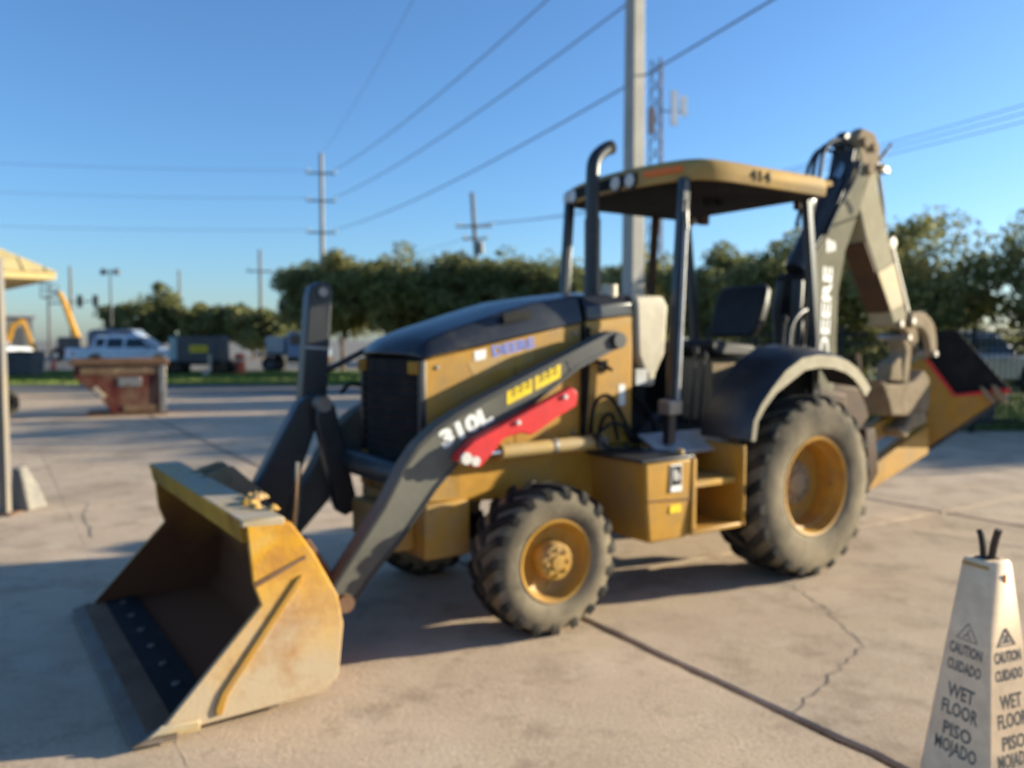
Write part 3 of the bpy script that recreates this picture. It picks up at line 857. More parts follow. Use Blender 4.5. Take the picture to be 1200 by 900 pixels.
can = MB().loft([roof_outline(0.0, 2.765), roof_outline(-0.006, 2.81), roof_outline(-0.004, 2.862), roof_outline(0.010, 2.892), roof_outline(0.05, 2.914), roof_outline(0.16, 2.934), roof_outline(0.34, 2.95), roof_outline(0.6, 2.956)]).build('canopy_roof', 'canopy', BH, angle=45)
MB().loft([roof_outline(0.03, 2.764), roof_outline(0.05, 2.752), roof_outline(0.20, 2.735)]).build('headliner', 'black_flat', can)
# dark recess along the front edge
fr = []
for y in (-0.64, -0.5, -0.3, 0, 0.26):
    x = edge_x(y) + 0.006
    fr.append([(x - 0.05, y, 2.785), (x + 0.006, y, 2.785), (x + 0.008, y, 2.862), (x - 0.05, y, 2.862)])
MB().loft(fr).build('light_recess', 'black_flat', can)
for y in (-0.62, -0.52, 0.06, 0.20):
    x = edge_x(y) + 0.012
    wl = MB().lathe([(-0.03, 0.05), (0.012, 0.048), (0.02, 0.0)], (x, y, 2.815), 'x', 16).build('work_light', 'lamp_lens', can)
    MB().lathe([(-0.03, 0.058), (0.014, 0.057), (0.014, 0.048), (-0.03, 0.048)], (x - 0.002, y, 2.815), 'x', 16, True).build('light_rim', 'black', wl)
am = []
for y in (0.32, 0.42, 0.52, 0.61):
    x = edge_x(y) + 0.004
    am.append([(x - 0.05, y, 2.815), (x + 0.018, y, 2.818), (x + 0.016, y, 2.862), (x - 0.05, y, 2.868)])
MB().loft(am).build('amber_light', 'orange_lens', can, bevel=0.006)
text('lettering', '414', 'dark_print', can, (0.34, 0.7655, 2.826), (-1, 0, 0), (0, 0, 1), 0.10, 0.22, bold=0.003)
MB().prism([(-0.38, 2.90), (-0.56, 2.905), (-0.58, 2.87), (-0.40, 2.83)], -0.60, 0.70).build('rear_visor', 'canopy', can, bevel=0.01)
for s in (-1, 1):
    MB().lathe([(0.0, 0.045), (0.05, 0.055), (0.055, 0.0)], (-0.44, s * 0.60, 2.75), 'x', 14).build('rear_light', 'lamp_lens', can)
    MB().bb(-0.50, -0.40, s * 0.50 - 0.03, s * 0.50 + 0.03, 2.70, 2.79).build('light_bracket', 'brown', can, bevel=0.008)
for (x, y) in ((0.36, 0.30), (0.28, 0.34), (0.42, 0.1)):
    MB().lathe([(2.68, 0.0), (2.685, 0.035), (2.74, 0.04)], (x, y, 0), 'z', 10).build('roof_knob', 'black_flat', can)

# ---- seat
sb = []
for (z, x, hw, th) in ((1.72, -0.34, 0.20, 0.10), (1.80, -0.37, 0.25, 0.12), (1.98, -0.43, 0.26, 0.12), (2.10, -0.47, 0.25, 0.10), (2.15, -0.49, 0.21, 0.06)):
    sb.append([(x + th / 2, -hw, z), (x + th / 2 - 0.02, 0, z), (x + th / 2, hw, z), (x - th / 2, hw * 0.92, z), (x - th / 2, -hw * 0.92, z)])
sea = empty('operator_seat', (0.02, -0.02, 0)); sea.parent = BH
MB().loft(sb).build('seat_back', 'seat', sea, bevel=0.03, angle=60)
MB().prism([(0.22, 1.66), (0.18, 1.70), (-0.30, 1.66), (-0.34, 1.56), (0.16, 1.57)], -0.25, 0.25).build('seat_cushion', 'seat', sea, bevel=0.03)
MB().prism([(0.12, 1.56), (-0.25, 1.56), (-0.18, 1.06), (0.08, 1.06)], -0.17, 0.17).build('seat_base', 'tan', sea, bevel=0.015)
MB().prism([(-0.30, 1.55), (-0.60, 1.50), (-0.62, 1.06), (-0.30, 1.06)], -0.45, 0.42).build('rear_console', 'black_flat', BH, bevel=0.02)
for (x, y) in ((-0.62, 0.30), (-0.66, 0.18), (-0.62, -0.1)):
    l = MB().tube([(x, y, 1.5), (x - 0.04, y, 1.86)], 0.012, 8)
    l.lathe([(-0.03, 0.0), (-0.02, 0.024), (0.015, 0.028), (0.04, 0.0)], (x - 0.04, y, 1.87), 'z', 10)
    l.build('control_lever', 'black', BH)
MB().tube(smooth_path([(-0.42, 0.44, 1.50), (-0.46, 0.42, 1.78), (-0.62, 0.40, 1.92), (-0.84, 0.36, 1.94), (-0.92, 0.30, 1.88)], 7), 0.02, 10).build('hand_rail', 'black', BH)

# ---- rear fenders
OUTL = [(0.655, 1.03), (0.635, 1.16), (0.56, 1.27), (0.45, 1.375), (0.31, 1.49), (0.14, 1.572), (-0.04, 1.592), (-0.22, 1.582), (-0.38, 1.545), (-0.50, 1.49), (-0.60, 1.41), (-0.67, 1.335)]
for s in (-1, 1):
    secs = []
    for i, (x, z) in enumerate(OUTL):
        j0, j1 = OUTL[max(i - 1, 0)], OUTL[min(i + 1, len(OUTL) - 1)]
        t = Vector((j1[0] - j0[0], j1[1] - j0[1])).normalized()
        n_ = Vector((t.y, -t.x)) if (t.y * 0 + (-t.x)) > 0 else Vector((-t.y, t.x))
        n_ = Vector((-t.y, t.x))
        if n_.y < 0 and i > 1: n_ = -n_
        if i <= 1: n_ = Vector((1, 0.1)).normalized()
        def at(k): return (x + n_.x * k, z + n_.y * k)
        lip = 0.085 if i > 3 else 0.045
        o = [(0.60, at(0.075)), (0.75, at(0.065)), (0.93, at(0.03)), (0.985, at(-0.005)), (0.99, at(-lip)), (0.97, at(-lip)), (0.962, at(-0.02)), (0.90, at(0.0)), (0.60, at(0.04))]
        secs.append([(p[0], s * y, p[1]) for y, p in o])
    fe = MB().loft(secs).build('fender', 'black', BH, bevel=0.006, angle=35)
    lipm = MB()
    L = []
    for i, (x, z) in enumerate(OUTL):
        j0, j1 = OUTL[max(i - 1, 0)], OUTL[min(i + 1, len(OUTL) - 1)]
        t = Vector((j1[0] - j0[0], j1[1] - j0[1])).normalized()
        n_ = Vector((-t.y, t.x))
        if n_.y < 0 and i > 1: n_ = -n_
        if i <= 1: n_ = Vector((1, 0.1)).normalized()
        lip = 0.088 if i > 3 else 0.03 + 0.006 * i
        L.append([(x + n_.x * 0.0, s * 0.988, z + n_.y * 0.0), (x - n_.x * lip, s * 0.992, z - n_.y * lip), (x - n_.x * lip, s * 0.984, z - n_.y * lip), (x, s * 0.982, z)])
    lipm.loft(L).build('fender_lip', 'lip', fe)
    MB().prism([(0.60, 1.04), (0.55, 1.30), (0.30, 1.50), (0.10, 1.60), (-0.25, 1.60), (-0.5, 1.50), (-0.66, 1.34), (-0.66, 0.95), (0.55, 0.95)], s * 0.535, s * 0.565).build('fender_panel', 'black_flat', BH)

# ---- backhoe frame, boom, dipper, bucket
MB().prism([(-0.70, 1.02), (-1.05, 1.06), (-1.12, 0.45), (-0.70, 0.50)], -0.55, 0.55).build('rear_frame', 'brown', BH, bevel=0.015)
MB().prism([(-1.05, 1.30), (-1.60, 1.22), (-1.62, 0.55), (-1.08, 0.50)], -0.17, 0.17).build('swing_casting', 'brown', BH, bevel=0.03)
MB().prism([(-1.45, 1.32), (-2.05, 1.25), (-2.15, 0.98), (-1.92, 0.80), (-1.45, 0.75)], -0.22, 0.05).build('swing_link', 'brown', BH, bevel=0.03)
for s in (-1, 1):
    # stabilizer arms folded up beside the frame
    MB().prism([(s * 0.45, 0.40), (s * 0.60, 0.36), (s * 0.74, 0.62), (s * 0.70, 0.98), (s * 0.58, 0.98), (s * 0.48, 0.70)], -1.20, -1.06, 'x').build('stabilizer_arm', 'brown', BH, bevel=0.012)
BXL = [(-1.17, 1.0), (-1.16, 1.71), (-1.10, 2.10), (-1.12, 2.43), (-1.35, 2.67), (-1.66, 3.14), (-1.73, 3.40), (-1.78, 3.47), (-1.90, 3.44), (-2.0, 3.26), (-1.80, 2.86), (-1.60, 2.48), (-1.51, 2.10), (-1.50, 1.58), (-1.45, 1.0)]
bo = MB().prism(BXL, -0.11, 0.12).build('boom', 'boom', BH, bevel=0.018)
for i in (3, 4):
    pass
MB().prism([(-1.157, 1.05), (-1.145, 1.71), (-1.085, 2.10), (-1.105, 2.425), (-1.335, 2.665), (-1.65, 3.14), (-1.715, 3.40), (-1.73, 3.40), (-1.665, 3.135), (-1.35, 2.66), (-1.12, 2.42), (-1.10, 2.10), (-1.16, 1.71), (-1.172, 1.05)], -0.115, 0.112).build('boom_front_shade', 'black', bo)  # black skin: shade on the boom's front face drawn as colour
MB().prism([(-1.37, 2.69), (-1.82, 2.83), (-1.825, 2.815), (-1.375, 2.675)], 0.1195, 0.1235).build('boom_weld', 'dark_print', bo)
for (x, z, rx, rz_) in ((-1.60, 2.92, 0.055, 0.035), (-1.66, 2.86, 0.045, 0.045), (-1.66, 3.06, 0.022, 0.03)):
    MB().prism([(x + rx * math.cos(a), z + rz_ * math.sin(a) + 0.3 * rx * math.cos(a)) for a in [2 * PI * k / 14 for k in range(14)]], 0.1195, 0.1225).build('boom_hole', 'black_flat', bo)
text('lettering', 'DEERE', 'white_decal', bo, (-1.34, 0.1215, 1.93), (-0.04, 0, 1), (1, 0, 0.04), 0.17, 0.80, bold=0.005)
for q in range(3):
    x = -1.33 - q * 0.045
    MB().prism([(x, 2.46 + q * 0.01), (x - 0.025, 2.46 + q * 0.01), (x - 0.025, 2.58 - 0.02 * q), (x, 2.57)], 0.1205, 0.1225).build('badge_stroke', 'white_decal', bo)
# cylinder along the boom, towards the cab
bc_ = MB().tube([(-1.06, 0, 2.30), (-1.60, 0, 3.10)], 0.095, 16).build('crowd_cylinder', 'black', BH)
MB().tube([(-1.60, 0, 3.10), (-1.84, 0, 3.46)], 0.038, 12).build('cylinder_rod', 'chrome', bc_)
for s in (-1, 1):
    MB().tube([(-1.06, s * 0.10, 1.15), (-0.96, s * 0.10, 1.95), (-1.00, s * 0.08, 2.2)], 0.05, 14).build('boom_cylinder', 'black', BH)
MB().prism([(-0.98, 2.25), (-1.16, 2.30), (-1.10, 1.90), (-0.95, 1.85)], -0.14, 0.08).build('boom_bracket', 'black_flat', BH, bevel=0.01)
# dipper
DX = [(-1.84, 3.10), (-1.78, 2.90), (-1.90, 2.62), (-2.32, 1.95), (-2.38, 1.83), (-2.56, 1.80), (-2.60, 1.90), (-2.54, 2.02), (-2.25, 2.66), (-2.08, 3.10), (-2.05, 3.30), (-1.92, 3.30)]
dp = MB().prism(DX, -0.125, 0.12).build('dipper', 'cream', BH, bevel=0.018)
MB().prism([(-2.085, 2.32), (-2.315, 1.97), (-2.525, 2.04), (-2.355, 2.42)], 0.119, 0.128).build('dipper_extension', 'dipper_yellow', dp, bevel=0.008)
MB().prism([(-1.915, 2.59), (-2.32, 1.975), (-2.30, 1.955), (-1.895, 2.58)], -0.12, 0.115).build('dipper_front_shade', 'brown', dp)  # brown skin: the dipper's front face is shaded by its colour
MB().prism([(-1.80, 3.30), (-1.72, 3.50), (-1.80, 3.60), (-2.0, 3.58), (-2.10, 3.46), (-2.06, 3.22), (-1.90, 3.18)], 0.02, 0.125).build('dipper_head', 'tan', dp, bevel=0.02)
MB().prism([(-1.80, 3.30), (-1.72, 3.50), (-1.80, 3.60), (-2.0, 3.58), (-2.10, 3.46), (-2.06, 3.22), (-1.90, 3.18)], -0.13, -0.03).build('dipper_head', 'black', dp, bevel=0.02)
for (x, z, r_) in ((-1.84, 3.47, 0.045), (-1.98, 3.44, 0.04), (-1.92, 3.24, 0.05), (-2.10, 3.28, 0.03)):
    MB().tube([(x, -0.16, z), (x, 0.155, z)], r_, 14).build('pivot_pin', 'tan', dp)
MB().tube([(-2.10, 0.10, 3.34), (-2.30, 0.10, 3.52)], [0.02, 0.012], 8).build('grease_bracket', 'black', dp)
MB().prism([(-2.08, 3.27), (-2.28, 3.25), (-2.28, 3.30), (-2.08, 3.33)], -0.03, 0.10).build('hose_bracket', 'black', dp)
for (y, pts) in ((0.09, [(-2.10, 3.27), (-2.18, 3.0), (-2.22, 2.75), (-2.30, 2.55)]), (0.06, [(-2.17, 3.27), (-2.25, 3.0), (-2.30, 2.72), (-2.36, 2.5)]), (0.02, [(-2.24, 3.27), (-2.30, 3.0), (-2.36, 2.7), (-2.40, 2.5)])):
    MB().tube(smooth_path([(x, y, z) for x, z in pts]), 0.014, 8).build('hose', 'black', BH)
for (y, k) in ((0.05, 0), (-0.03, 0.05), (-0.1, 0.1)):
    MB().tube(smooth_path([(-1.20, y, 2.80 - k), (-1.30, y, 3.10 - k), (-1.36, y, 3.34 - k), (-1.50, y, 3.46 - k * 0.6), (-1.72, y, 3.45 - k * 0.4), (-1.85, y, 3.36)], 6), 0.018, 8).build('hose', 'black', BH)
for (y, k) in ((0.10, 0), (0.13, 0.05)):
    MB().tube(smooth_path([(-1.26 - k, y, 2.62), (-1.42 - k, y, 2.86), (-1.62 - k, y + 0.02, 3.12), (-1.72 - k, y, 3.3)], 6), 0.017, 8).build('hose', 'black', BH)
bcy = MB().tube([(-2.37, 0.06, 2.58), (-2.66, 0.06, 1.97)], 0.043, 14).build('bucket_curl_cylinder', 'beige', BH)
MB().tube([(-2.66, 0.06, 1.97), (-2.72, 0.06, 1.85)], 0.026, 12).build('cylinder_rod', 'chrome', bcy)
MB().lathe([(-0.05, 0.055), (0.05, 0.055), (0.052, 0.0)], (-2.36, 0.06, 2.61), 'y', 14).build('cylinder_end', 'beige', bcy)
# bucket linkage
def sweep_link(pts, wds, y0, y1, name, m, parent):
    top, bot = [], []
    P = smooth_path([(x, 0, z) for x, z in pts], 5)
    n = len(P)
    for i, p in enumerate(P):
        d = (P[min(i + 1, n - 1)] - P[max(i - 1, 0)]).normalized()
        q = Vector((-d.z, 0, d.x))
        u = i / (n - 1) * (len(wds) - 1)
        k = int(min(u, len(wds) - 2))
        w_ = wds[k] + (wds[k + 1] - wds[k]) * (u - k)
        top.append((p.x + q.x * w_, p.z + q.z * w_)); bot.append((p.x - q.x * w_, p.z - q.z * w_))
    return MB().prism(top + bot[::-1], y0, y1).build(name, m, parent, bevel=0.014)
for (y0, y1) in ((0.06, 0.13), (-0.13, -0.06)):
    sweep_link([(-2.66, 1.88), (-2.85, 1.89), (-3.0, 1.80), (-3.06, 1.66), (-3.07, 1.54)], [0.07, 0.08, 0.085, 0.07, 0.05], y0, y1, 'bucket_rocker', 'tan', BH)
sweep_link([(-2.60, 1.72), (-2.68, 1.60), (-2.66, 1.45), (-2.64, 1.28)], [0.04, 0.05, 0.055, 0.05], -0.08, 0.10, 'bucket_tie', 'tan', BH)
for (x, z) in ((-2.66, 1.88), (-3.07, 1.56), (-2.60, 1.72), (-2.46, 1.85)):
    MB().tube([(x, -0.16, z), (x, 0.16, z)], 0.03, 12).build('link_pin', 'steel', BH)
MB().prism([(-2.17, 1.325), (-2.33, 1.275), (-2.55, 1.27), (-2.74, 1.30), (-2.91, 1.40), (-3.02, 1.31), (-3.04, 1.10), (-2.99, 0.995), (-2.78, 1.0), (-2.72, 0.955), (-2.37, 0.97), (-2.30, 1.13)], -0.16, 0.13).build('quick_coupler', 'tan', BH, bevel=0.02)
MB().prism([(-2.74, 0.99), (-2.98, 1.0), (-3.0, 0.87), (-2.78, 0.83), (-2.64, 0.74), (-2.50, 0.80), (-2.50, 0.86), (-2.62, 0.85)], -0.10, 0.12).build('coupler_hook', 'tan', BH, bevel=0.02)
MB().prism([(-2.40, 1.47), (-2.56, 1.53), (-2.60, 1.30), (-2.36, 1.30)], -0.06, 0.10).build('coupler_ear', 'tan', BH, bevel=0.02)
# digging bucket, swung so its side plate looks towards the camera
BKT = empty('digging_bucket', (-3.42, -0.10, 0), math.atan2(0.43, -0.221) + PI)
BKT.parent = BH
# local: x across the picture (towards the tip), z up, y = depth away
ux, uy = Vector((-0.457, 0.889)).normalized()
def bpt(u, z): return (u, z)
BKT.rotation_euler = (0, 0, math.atan2(uy, ux))
# u measured from the empty along (ux, uy); outward (camera side) = +y or -y
nrm_cam = Vector((0.885, 0.466))
ysign = 1.0 if Vector((-uy, ux)).dot(nrm_cam) > 0 else -1.0
plate = [(-0.12, 1.50), (-0.01, 1.50), (0.24, 1.135), (0.72, 1.19), (0.685, 1.14), (0.02, 0.585), (-0.04, 0.56), (-0.47, 0.76), (-0.40, 1.22)]
MB().prism(plate, 0.0, ysign * -0.03).build('side_plate', 'yellow', BKT, bevel=0.008)
MB().prism([(-0.235, 1.815), (0.245, 1.79), (0.71, 1.215), (0.245, 1.14), (-0.02, 1.50)], ysign * -0.031, ysign * -0.42).build('bucket_shell', 'black_flat', BKT, bevel=0.01)
MB().prism(plate, ysign * -0.43, ysign * -0.46).build('side_plate', 'yellow', BKT, bevel=0.008)
MB().prism([(-0.02, 1.505), (-0.055, 1.49), (0.225, 1.11), (0.245, 1.14)], 0.004 * ysign, ysign * -0.032).build('edge_bar', 'red', BKT, bevel=0.004)
MB().prism([(0.245, 1.142), (0.24, 1.112), (0.72, 1.165), (0.715, 1.215)], 0.004 * ysign, ysign * -0.032).build('edge_bar', 'red', BKT, bevel=0.004)
MB().prism([(0.685, 1.14), (0.02, 0.585), (-0.04, 0.56), (-0.04, 0.53), (0.03, 0.545), (0.715, 1.12)], 0.006 * ysign, ysign * -0.44).build('bottom_plate', 'black', BKT)
for (u, z) in ((-0.17, 1.06), (-0.05, 0.92)):
    MB().tube([(u, 0.012 * ysign, z), (u, -0.03 * ysign, z)], 0.035, 14).build('plate_boss', 'black', BKT)
for (u, k) in ((0.50, 0.0), (0.60, 0.02)):
    MB().prism([(u - 0.05, 1.235 + k), (u + 0.0, 1.215 + k), (u + 0.11, 1.08), (u + 0.07, 1.055), (u - 0.01, 1.14)], 0.05 * ysign, 0.007 * ysign).build('tooth', 'tan', BKT, bevel=0.008)
MB().prism([(-2.10, 0.40), (-2.10, 0.18), (-3.33, 0.52), (-3.34, 0.83)], -0.16, -0.04).build('stabilizer_beam', 'yellow', BH, bevel=0.012)
MB().prism([(-2.0, 0.78), (-2.95, 1.03), (-2.95, 0.86), (-2.0, 0.60)], -0.16, -0.04).build('stabilizer_beam', 'yellow', BH, bevel=0.012)
MB().tube([(0.1, -0.1, 0.62), (-0.7, -0.1, 0.7)], 0.07, 10).build('drive_shaft', 'black_flat', BH)

# ------------------------------------------------------------------ wet floor cone, close to the camera
M['cone'] = mat('off_white_plastic', (0.82, 0.59, 0.375), 0.6, (0.66, 0.45, 0.27), 0.35, 6, spots=(0.35, 0.25, 0.15), spot_amount=0.05, spot_scale=20)
M['cone_print'] = mat('faded_grey_print', (0.13, 0.115, 0.10), 0.9, (0.24, 0.21, 0.17), 0.3, 40, spec=0.05)
M['strap'] = mat('dark_brown_strap', (0.05, 0.035, 0.025), 0.7, (0.10, 0.06, 0.04), 0.4, 20)
CZ = 0.935
CN = empty('wet_floor_cone', (1.668, 2.87, 0), R(-68), 'tall off-white square wet floor caution cone with dark straps poking from its top', 'caution cone')
def cw_(z): return 0.054 + (CZ - z) * 0.112
lv_ = []
for z in (0.0, 0.02, 0.10, 0.3, 0.6, CZ - 0.012, CZ):
    h = cw_(z) + (0.05 if z < 0.05 else 0.0) - (0.006 if z == CZ else 0)
    k = 0.10 * h
    L = []
    for (sx, sy) in ((-1, -1), (1, -1), (1, 1), (-1, 1)):
        a = (sx * (h - k), sy * h, z) if sx * sy < 0 else (sx * h, sy * (h - k), z)
        b = (sx * h, sy * (h - k), z) if sx * sy < 0 else (sx * (h - k), sy * h, z)
        L += [a, b]
    lv_.append(L)
cone_body = MB().loft(lv_).build('cone_body', 'cone', CN)
top_in = MB().loft([[(sx * 0.028, sy * 0.028, CZ + 0.001) for sx, sy in ((-1, -1), (1, -1), (1, 1), (-1, 1))], [(sx * 0.028, sy * 0.028, CZ + 0.004) for sx, sy in ((-1, -1), (1, -1), (1, 1), (-1, 1))]])
top_in.build('top_hole', 'strap', CN)
MB().tube(smooth_path([(-0.006, -0.008, CZ - 0.01), (-0.012, -0.006, CZ + 0.04), (-0.022, -0.004, CZ + 0.078), (-0.030, -0.002, CZ + 0.092)]), [0.012] * 19, 8).build('strap', 'strap', CN)
MB().tube(smooth_path([(0.014, 0.004, CZ - 0.01), (0.022, 0.002, CZ + 0.04), (0.034, 0.0, CZ + 0.085), (0.042, 0.0, CZ + 0.108)]), [0.0125] * 19, 8).build('strap', 'strap', CN)
SL = 0.112
FACES = {}
for nm, right, nrm in (('a', (1, 0, 0), (0, -1, 0)), ('b', (0, 1, 0), (1, 0, 0))):
    right = Vector(right); nrm = Vector(nrm)
    up = (Vector((0, 0, 1)) - nrm * SL).normalized()
    def fp(z, u=0.0, off=0.0005):
        h = cw_(z)
        p = nrm * (h + off) + right * u
        return Vector((p.x, p.y, z))
    for (s, z, wd, sz) in (('CAUTION', 0.612, 0.128, 0.040), ('CUIDADO', 0.552, 0.132, 0.040), ('WET', 0.462, 0.105, 0.052), ('FLOOR', 0.400, 0.142, 0.052), ('PISO', 0.326, 0.112, 0.050), ('MOJADO', 0.268, 0.165, 0.050)):
        text('lettering', s, 'cone_print', cone_body, fp(z), right, up, sz * 1.3, wd, depth=0.0, bold=0.0016)
    # warning triangle with a falling figure
    tri = MB()
    zb, zt, hw = 0.652, 0.710, 0.040
    pts = [(-hw, zb), (hw, zb), (0, zt)]
    for i in range(3):
        p, q = pts[i], pts[(i + 1) % 3]
        a, b = fp(p[1], p[0], 0.0005), fp(q[1], q[0], 0.0005)
        tri.tube([a, b], 0.0016, 5)
    tri.tube([fp(0.660, -0.014, 0.0004), fp(0.674, 0.0, 0.0004), fp(0.688, 0.004, 0.0004)], 0.002, 5)
    tri.tube([fp(0.674, 0.0, 0.0004), fp(0.660, 0.014, 0.0004)], 0.002, 5)
    tri.build('warning_triangle', 'cone_print', cone_body)
MB().box(Vector((0.0005 + cw_(0.875), 0.012, 0.875)), (0.003, 0.012, 0.03)).build('orange_mark', 'orange_lens', cone_body, bevel=0.001)
MB().prism([(-0.05, CZ - 0.014), (0.05, CZ - 0.014), (0.052, CZ - 0.026), (-0.052, CZ - 0.026)], -cw_(CZ - 0.02) - 0.0025, -cw_(CZ - 0.02) + 0.004).build('yellow_tape', 'yellow_worn', cone_body)

# ------------------------------------------------------------------ things at the left edge
M['post_paint'] = mat('grey_post_paint', (0.17, 0.165, 0.17), 0.7, (0.24, 0.185, 0.115), 0.6, 1.2, spec=0.1)  # grey with broad tan patches
po = MB()
px_, py_ = -4.945, 8.0
po.box((px_, py_, 1.24), (0.085, 0.085, 2.48))
pst = po.build('steel_post', 'post_paint', None, bevel=0.008)
tag(pst, 'grey square steel post with patchy tan paint standing at the left edge', 'post')
MB().box((px_, py_, 0.008), (0.22, 0.22, 0.016)).build('base_plate', 'rust', pst, bevel=0.004)
ck = []
rk = random.Random(5)
chunk = MB().loft([[(-5.0, 8.14, 0.0), (-4.78, 8.12, 0.0), (-4.74, 8.40, 0.0), (-4.98, 8.44, 0.0)], [(-4.99, 8.16, 0.22), (-4.83, 8.15, 0.2), (-4.81, 8.36, 0.21), (-4.97, 8.40, 0.24)], [(-4.985, 8.19, 0.43), (-4.90, 8.21, 0.41), (-4.91, 8.32, 0.42), (-4.975, 8.34, 0.45)]]).build('concrete_chunk', mat('grey_lump', (0.19, 0.175, 0.155), 0.9, (0.28, 0.25, 0.21), 0.4, 6, bump=0.6), None, bevel=0.02)
tag(chunk, 'rough grey broken concrete lump resting beside the post at left', 'concrete lump')
tw = MB()
tw.lathe([(-0.12, 0.2), (-0.15, 0.28), (-0.13, 0.33), (0, 0.345), (0.13, 0.33), (0.15, 0.28), (0.12, 0.2), (0.06, 0.19), (-0.06, 0.19)], (0, 0, 0.345), 'y', 28, True)
ltw = tw.build('loose_tire', 'tread')
ltw.location = (-10.92, 17.6, 0); ltw.rotation_euler = (R(3), 0, R(50))
tag(ltw, 'loose black tire standing on edge behind the grey post', 'tire')

# canopy shed roof, eave pointing into the picture
M['shed_yellow'] = mat('pale_yellow_metal_roof', (0.66, 0.50, 0.22), 0.5, (0.55, 0.42, 0.22), 0.3, 1)
SH = empty('canopy_shed', (-13.75, 25, 0), R(42), 'open shed with pale yellow metal hip roof at the left edge', 'shed')
ez = 3.48
MB().loft([[(0, -0.2, ez), (-7, -0.2, ez), (-7, 6.5, ez), (0, 6.5, ez)], [(0, -0.2, ez + 0.22), (-7, -0.2, ez + 0.22), (-7, 6.5, ez + 0.22), (0, 6.5, ez + 0.22)]]).build('fascia', 'shed_yellow', SH, bevel=0.02)
MB().loft([[(0.05, -0.25, ez + 0.222), (-7.05, -0.25, ez + 0.222), (-7.05, 6.55, ez + 0.222), (0.05, 6.55, ez + 0.222)], [(-3.1, 2.9, ez + 2.05), (-3.9, 2.9, ez + 2.05), (-3.9, 3.5, ez + 2.05), (-3.1, 3.5, ez + 2.05)]]).build('roof', 'shed_yellow', SH)
for k in range(12):
    t = (k + 0.5) / 12
    x = 0.05 - 7.1 * t
    zt = ez + 0.222 + 1.8 * (1 - abs(2 * t - 1)) * 0.98
    yt = -0.25 + 3.15 * (1 - abs(2 * t - 1)) * 0.98
    MB().tube([(x, -0.25, ez + 0.235), (x, yt, zt + 0.012)], 0.02, 5).build('roof_seam', 'shed_yellow', SH)
for (x, y) in ((-4.2, 0.4), (-6.4, 0.4), (-4.2, 6.0), (-6.4, 6.0)):
    MB().bb(x - 0.1, x + 0.1, y - 0.1, y + 0.1, 0, ez).build('post', 'post_paint', SH)

# rusty red scrap hopper
M['hopper_red'] = mat('peeling_dark_red', (0.10, 0.014, 0.011), 0.7, (0.20, 0.13, 0.075), 0.42, 2.0, spots=(0.05, 0.03, 0.025), spot_amount=0.45, spot_scale=5)
M['hopper_rust'] = mat('rusty_tan_steel', (0.20, 0.125, 0.07), 0.75, (0.13, 0.065, 0.035), 0.5, 2.5, spots=(0.42, 0.32, 0.18), spot_amount=0.3, spot_scale=4)
HP = empty('scrap_hopper', (-8.95, 18.9, 0), R(25), 'rusty dark red steel hopper with sloped end standing on the concrete at left', 'hopper')
HP.scale = (0.93, 0.93, 1.0)
HPR = [(-0.98, 1.18), (1.0, 1.18), (1.0, 0.10), (0.88, 0.06), (-0.18, 0.06), (-0.42, 0.40), (-0.80, 0.72), (-0.98, 0.86)]
MB().prism(HPR, -0.62, -0.58).build('front_panel', 'hopper_red', HP, bevel=0.01)
MB().prism(HPR, 0.58, 0.62).build('rear_panel', 'hopper_red', HP, bevel=0.01)
sh = [(HPR[i][0], HPR[i][1]) for i in (0, 7, 6, 5, 4, 3, 2, 1)]
inn = [(x * 0.97, z + 0.02 if z < 1 else z) for x, z in sh]
MB().prism(sh + inn[::-1], -0.575, 0.575).build('shell', 'hopper_rust', HP)
for (x0, x1, y0, y1) in ((-1.04, 1.06, -0.70, -0.56), (-1.04, 1.06, 0.56, 0.70), (-1.06, -0.92, -0.56, 0.56), (0.94, 1.08, -0.56, 0.56)):
    MB().bb(x0, x1, y0, y1, 1.14, 1.27).build('rim', 'rust', HP, bevel=0.015)
MB().bb(-0.75, 1.05, -0.66, -0.45, 0.0, 0.055).build('skid', 'rust', HP, bevel=0.01)
MB().bb(-0.75, 1.05, 0.45, 0.66, 0.0, 0.055).build('skid', 'rust', HP, bevel=0.01)
MB().bb(0.86, 1.0, -0.66, -0.615, 0.06, 1.13).build('corner_stiffener', 'steel', HP, bevel=0.01)
MB().bb(-0.05, 0.46, -0.64, -0.621, 0.66, 0.86).build('metal_plate', 'steel', HP, bevel=0.006)
MB().bb(-0.85, 0.86, -0.64, -0.621, 0.93, 1.12).build('band', 'hopper_rust', HP, bevel=0.006)
MB().prism([(-0.62, 0.62), (-0.40, 0.40), (-0.30, 0.44), (-0.52, 0.68)], -0.66, -0.621).build('latch_bar', 'bucket_top', HP, bevel=0.006)
MB().bb(0.05, 0.9, -0.64, -0.621, 0.10, 0.24).build('band', 'hopper_rust', HP, bevel=0.006)

